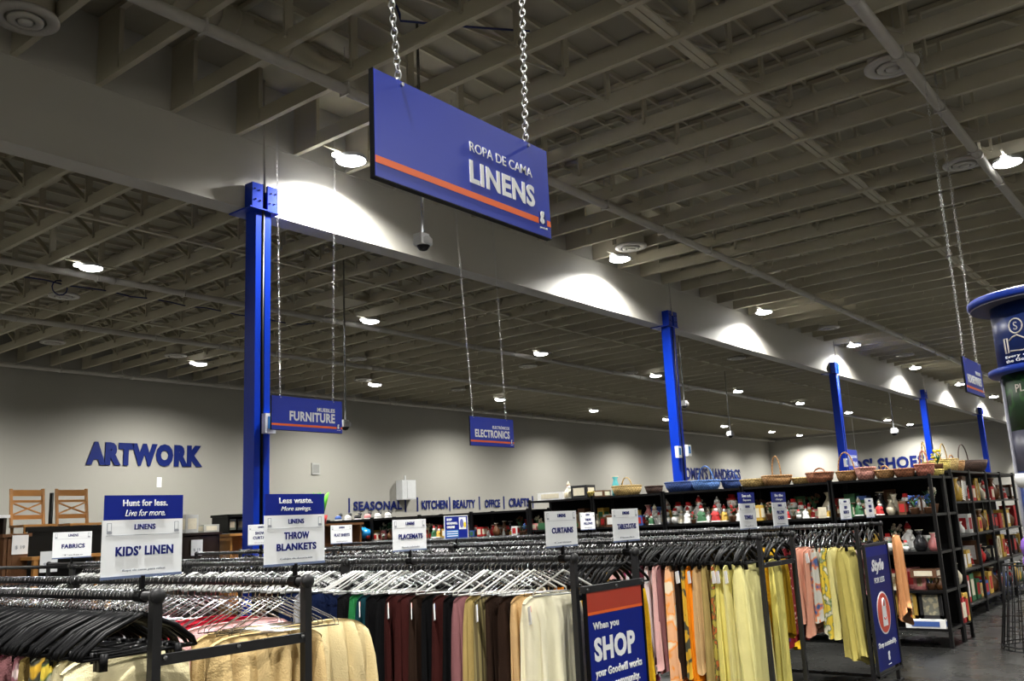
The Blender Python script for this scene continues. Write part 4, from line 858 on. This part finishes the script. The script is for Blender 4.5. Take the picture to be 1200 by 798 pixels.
# ================================================================== FURNITURE at left
WD = mat('dark walnut', (.018, .009, .005), .35, var=.3, scale=3, stretch=(1, 1, .2)); WM = mat('mid brown wood', (.14, .06, .022), .4, var=.3, scale=3, stretch=(1, 1, .2)); WO = mat('orange pine', (.42, .19, .045), .4, var=.2, scale=4, stretch=(1, 1, .2)); WBK = mat('black stained wood', (.004, .004, .0035), .4, spec=.2)
FY = 13.0
def tagcard(x, z, y=FY-.06, w_=.2, h_=.24, lab='white price card taped to the furniture'):
    t = thing('price_card', lab, 'card', (x, y, z)); MB().box(-w_/2, w_/2, -.006, 0, -h_/2, h_/2).build('card', CARD, t); text('$ 19', -w_*.3, w_*.3, -.06, -.01, -.007, GREYP, t, .01)
def cabinet(x0, x1, z0, z1, d, m, lab, shelves=2, doors=0, name='cabinet', y=FY, topm=None):
    t = thing(name, lab, 'cabinet', (x0, y, z0)); W = x1-x0; H = z1-z0
    m_ = MB().box(0, .04, 0, d, 0, H).box(W-.04, W, 0, d, 0, H).box(0, W, d-.02, d, 0, H); m_.build('carcass', m, t)
    MB().box(-.03, W+.03, -.03, d, H-.04, H).build('top_board', topm or m, t)
    for i in range(shelves): MB().box(.03, W-.03, .02, d, H*(i+.6)/(shelves+.8), H*(i+.6)/(shelves+.8)+.03).build('shelf', m, t)
    if doors:
        for i in range(doors):
            a = .04+(W-.08)*i/doors; b_ = .04+(W-.08)*(i+1)/doors
            dd = MB().box(a+.004, b_-.004, -.02, 0, .06, H-.06).box(a+.06, b_-.06, -.026, -.02, .12, H-.12).build('door', m, t)
            MB().ball(((b_-.05) if i % 2 == 0 else (a+.05), -.035, H/2), .02, 6).build('knob', GALV, dd)
    return t
cabinet(4.4, 5.47, 0, 2.12, .45, WD, 'dark brown open bookcase with a pale top at the left edge', 4, topm=CARD)
cabinet(5.2, 5.5, 0, 1.86, .3, WM,  'mid brown upright cabinet with a white price card', 1, 1, y=12.4)
cabinet(5.5, 7.4, 0, 1.56, .5, WBK, 'low black cabinet carrying two wooden chairs', 1, 0, y=12.75)
t = thing('infill', 'tall black headboard added as dark void, hiding the chair legs', 'infill', (5.6, 12.62, 0)); MB().box(0, 1.15, 0, .04, 0, 1.93).build('panel', WBK, t); MB().box(-.03, 1.18, -.01, .05, 1.88, 1.94).build('top_rail', WBK, t)  # added black panel, stands in for the dark void and hides the legs
t = thing('wooden_table', 'orange brown wooden table stacked in front of the black shelving', 'table', (5.4, 12.05, .8))
MB().box(0, 1.1, 0, .45, .72, .76).build('tabletop', WO, t)
for a in (.06, 1.04):
    for b_ in (.04, .4): MB().box(a-.03, a+.03, b_-.03, b_+.03, 0, .72).build('leg', WO, t)
t = thing('storage_bench', 'low dark bench under the orange brown table', 'bench', (5.38, 12.03, 0)); MB().box(0, 1.15, 0, .52, .0, .76).build('chest', WD, t); MB().box(-.02, 1.17, -.02, .54, .76, .8).build('lid', WD, t)
def chair(x, y, z, rz, lab):
    t = thing('dining_chair', lab, 'chair', (x, y, z), rz); S = .43
    for a in (-S/2, S/2): MB().bar((a, -.02, 0), (a, .05, .50), .035, .035, (0, 1, 0)).build('back_post', WO, t)
    MB().box(-S/2, S/2, .03, .055, .40, .485).build('top_rail', WO, t); MB().box(-S/2, S/2, .02, .045, .31, .345).build('mid_rail', WO, t); MB().box(-S/2, S/2, -.01, .015, .08, .14).build('lower_rail', WO, t)
    MB().bar((-S/2, .02, .31), (S/2, .0, .14), .02, .028, (0, 1, 0)).build('cross_slat', WO, t); MB().bar((S/2, .02, .31), (-S/2, .0, .14), .02, .028, (0, 1, 0)).build('cross_slat', WO, t)
    MB().box(-S/2-.01, S/2+.01, -.42, .02, -.03, .0).build('seat', WO, t)
    for a in (-S/2+.02, S/2-.02):
        for b_ in (-.4, 0): MB().bar((a, b_, -.03), (a, b_, -.40), .032, .032, (0, 1, 0)).build('leg', WO, t)
chair(5.83, FY+.22, 1.98, 0, 'light wooden cross back chair on the furniture, left one of two'); chair(6.45, FY+.22, 1.98, 0, 'light wooden cross back chair on the furniture, right one of two')
t = thing('bentwood_chair', 'dark bentwood chair half hidden behind the kids linen sign', 'chair', (7.05, FY-.02, 1.61))
MB().tube([(.2*math.cos(a), 0, .42+.28*math.sin(a)) for a in [PI*i/12 for i in range(13)]], .02, 8).tube([(.2, 0, -.02), (.2, 0, .43)], .02, 6).tube([(-.2, 0, -.02), (-.2, 0, .43)], .02, 6).build('back_hoop', WD, t, True); MB().tube([(.1*math.cos(a), 0, .42+.18*math.sin(a)) for a in [PI*i/12 for i in range(13)]], .013, 6).build('inner_hoop', WD, t, True); MB().lathe([(.2, 0), (.21, .02), (.2, .04)], 16).build('seat', WD, t, True, loc=(0, -.18, -.05))
tagcard(5.38, 1.72, 12.36, lab='white price card on the mid brown cabinet'); tagcard(5.6, 1.49, 12.03, .22, .26, 'white price card hanging from the orange brown table'); tagcard(6.98, 1.58, 12.9, .18, .26, 'white price card peeking out behind the fabrics sign')
cabinet(8.0, 8.75, 0, 1.78, .5, WD, 'dark reddish brown cabinet right of the kids linen sign', 1, 2)
tagcard(8.3, 1.55, lab='white price card on the dark reddish cabinet')
boxitem(8.25, 13.1, 1.78, .22, .2, .28, (.5, .5, .48), 'grey white carton on the dark reddish cabinet', CRM); boxitem(8.6, 13.1, 1.78, .28, .2, .12, (.45, .45, .4), 'low pale basket box on the dark reddish cabinet', CRM)
cabinet(8.95, 10.4, 0, 1.74, .5, WO, 'orange brown cabinet with dark open front left of the nearest column', 1, 0)
MB()
t = cabinet(8.9, 10.35, 1.745, 2.05, .45, WBK, 'long black glass fronted hutch on the orange brown cabinet', 0, 0)
for i in range(4): boxitem(9.05+i*.32, 13.2, 1.80, .18, .15, .18, [(.2, .25, .2), (.25, .3, .32), (.3, .3, .28), (.2, .12, .05)][i], '%s trinket box inside the black hutch' % ['dark green', 'blue grey', 'pale grey', 'brown'][i], CRM)
tagcard(9.95, 1.56, w_=.17, h_=.24, lab='white price card on the orange brown cabinet')
cabinet(10.55, 11.8, 0, 1.84, .5, WM, 'brown cabinet right of the nearest column behind the hangers', 2, 0)
o = MB().tube([(9.6, 13.3, 2.05), (9.6, 13.3, 2.38)], .025, 6).build('lamp_pole', WBK, smooth=True); tag(o, 'short dark upright pole on top of the black hutch', 'pole')
o = MB().tube([(6.14, 13.2, 1.56), (6.14, 13.2, 2.42)], .03, 6).build('lamp_pole', WBK, smooth=True); tag(o, 'short dark upright pole between the two cross back chairs', 'pole')
# colourful soft things right of the throw blankets sign
t = thing('toy_plant', 'bright green leafy toy right of the throw blankets sign', 'toy', (10.8, 12.95, 1.94)); m = MB()
for i in range(5): m.tube([(0, 0, 0), (.05*math.cos(i*1.3), .05*math.sin(i*1.3), .25), (.14*math.cos(i*1.3), .14*math.sin(i*1.3), .45)], [.03, .05, .01], 6)
m.build('leaves', cm((.12, .5, .03)), t, True); MB().lathe([(.08, -.1), (.11, .05)], 10).build('pot', cm(RED), t, True)
t = thing('ride_on_toy', 'blue oval plastic toy on the low shelf by the flat sheets sign', 'toy', (11.95, 13.2, 1.5)); MB().ball((0, 0, .14), .14, 12, 1.0, 2.0, .8).build('shell', cm((.02, .25, .6), .25), t, True); MB().ball((0, -.2, .08), .05, 8).build('wheel', cm(RED), t, True)
# ================================================================== KIOSK
KX, KY = 7.95, .93
KBL = mat('kiosk navy', (.005, .02, .12), .35); KRIM = mat('kiosk blue rim', (.006, .035, .32), .4); KGR = mat_pattern('kiosk green foliage print', (.006, .03, .008), (.02, .09, .014), 'floral', 6, .5, c3=(.002, .01, .004)); KGY = mat('kiosk grey violet print', (.06, .06, .09), .4)
t = thing('display_kiosk', 'round display kiosk with blue disc canopy at the right edge', 'kiosk', (KX, KY, 0), math.atan2(KY, KX)+PI)
KZ = EYE
MB().lathe([(.56, 0), (.575, .015), (.575, .045), (.56, .06)], 40).build('canopy_disc', KRIM, t, True, loc=(0, 0, KZ+1.47)); MB().lathe([(.05, -.012), (.555, -.01), (.555, .0)], 40).build('canopy_underside', mat('canopy underside grey', (.10, .10, .12), .6), t, loc=(0, 0, KZ+1.47))
MB().lathe([(.42, KZ+1.0), (.42, KZ+1.465)], 40).build('upper_drum', KBL, t, True)
MB().lathe([(.48, 0), (.495, .015), (.495, .04), (.48, .05)], 40).build('ring_shelf', KRIM, t, True, loc=(0, 0, KZ+.93))
MB().lathe([(.41, KZ+.5), (.41, KZ+.93)], 40).build('green_drum', KGR, t, True); MB().lathe([(.41, KZ+.2), (.41, KZ+.5)], 40).build('grey_drum', KGY, t, True)
MB().lathe([(.41, .05), (.41, KZ+.2)], 40).build('lower_drum', KBL, t, True); MB().lathe([(.5, 0), (.5, .05)], 40).build('base', BPLAST, t, True)
# printing curved on the drum: local x axis faces the camera
def drum_text(s, a0, a1, z0, z1, r, m, bold=.02):
    me, xa, xb, ya, yb = text_mesh(s, bold, 0, .01); me = me.copy(); me.materials.append(m)
    for v in me.vertices:
        x, y, z = v.co; a = a0+(x-xa)/(xb-xa)*(a1-a0); rr = r+.003+(z+.01)*.1
        v.co = (rr*math.cos(a), rr*math.sin(a), z0+(y-ya)/(yb-ya)*(z1-z0))
    inst('lettering', me, t)
def drum_line(pts, r, m, w_=.006, name='icon_line'):
    MB().tube([((r+.003)*math.cos(a), (r+.003)*math.sin(a), z) for a, z in pts], w_, 5).build(name, m, t, True)
ICO = mat('pale icon print', (.55, .5, .45), .5)
ca, cz = -.62, KZ+1.27
drum_line([(ca+.13*math.cos(q), cz+.055*math.sin(q)) for q in [2*PI*i/20 for i in range(21)]], .42, ICO)
drum_text('S', ca-.04, ca+.04, cz-.03, cz+.03, .42, ICO, .0)
drum_line([(-.92, KZ+1.19), (-.92, KZ+1.08), (-.84, KZ+1.08), (-.84, KZ+1.19), (-.92, KZ+1.19)], .42, ICO)
drum_line([(-.8, KZ+1.17), (-.72, KZ+1.19), (-.62, KZ+1.2), (-.5, KZ+1.17), (-.42, KZ+1.15), (-.4, KZ+1.1), (-.55, KZ+1.08), (-.8, KZ+1.09)], .42, ICO)
drum_text('Every cart supports', -.95, .3, KZ+1.035, KZ+1.06, .42, WHITE); drum_text('the Goodwill mission', -.95, .3, KZ+1.005, KZ+1.03, .42, WHITE)
drum_text('PLANO', -.85, -.2, KZ+.78, KZ+.84, .41, ICO, .01)
MB().lathe([(.0, 0), (.12, .02), (.14, .08), (.13, .12)], 20).build('white_bowl', CARD, t, True, loc=(.36*math.cos(-.75), .40*math.sin(-.75), KZ+.06))
MB().tube([(.42*math.cos(-1.25), .42*math.sin(-1.25), .05), (.42*math.cos(-1.25), .42*math.sin(-1.25), KZ+.9)], .014, 6).build('side_pole', mat('pole grey', (.2, .2, .24), .4), t, True)
# record sleeves leaning on the kiosk shelf
for i in range(5):
    o = MB().box(-.004, .004, -.16, .16, 0, .62).build('poster_board', cm([(.03, .09, .05), (.05, .12, .07), (.03, .07, .04), (.08, .1, .09), (.12, .02, .03)][i]), None, loc=(7.30+.03*i, .93-.035*i, 1.02), rot=(0, .06, .5+.05*i))
    tag(o, '%s upright poster board leaning at the kiosk, %s from the left' % (['green', 'light green', 'dark green', 'grey green', 'wine red'][i], nth(i)), 'board')
t2 = thing('poster_stand', 'dark stand holding the poster boards beside the kiosk', 'stand', (7.36, .85, 0)); MB().box(-.12, .14, -.2, .2, .98, 1.02).build('tray', BPLAST, t2)
MB().box(-.02, .02, -.02, .02, 0, .98).build('leg', BPLAST, t2)
# ================================================================== wire dump bin
t = thing('wire_bin', 'black wire dump bin flaring to the floor at the lower right', 'bin', (12.2, 1.98, 0))
m = MB()
for k in range(30): a = 2*PI*k/30; MB().tube([(.5*math.cos(a), .5*math.sin(a), .02), (.42*math.cos(a), .42*math.sin(a), .5), (.36*math.cos(a), .36*math.sin(a), .95)], .006, 4).build('wire', BLACKM, t, True)
for r, z in ((.5, .02), (.5, .06), (.36, .95)): MB().tube([(r*math.cos(a), r*math.sin(a), z) for a in [2*PI*i/32 for i in range(33)]], .009, 5, False).build('hoop', BLACKM, t, True)
o = MB().ball((0, 0, 0), .22, 14, 1, 1.1, .9).build('plush_toy', F('purple plush', (.2, .1, .42), 1, 90), None, True, loc=(11.95, 1.85, 1.15)); tag(o, 'purple plush bundle on top of the wire bin at the right edge', 'toy')
MB().ball((0, 0, 0), .1, 10).build('arm', F('purple plush', (.2, .1, .42)), o, True, loc=(-.12, .12, -.15))
# ================================================================== more background shelving
for j, (xx, n) in enumerate(((19.2, 5), (24.5, 6))):
    for i in range(n):
        shelf_unit(xx, 5.2+i*1.5, .6, 1.48, 2.0, [.2, .7, 1.15, 1.6, 2.0], 'distant dark shelf unit in %s line behind the basket shelves, %s from the aisle' % (['the nearer', 'the farther'][j], nth(i)))
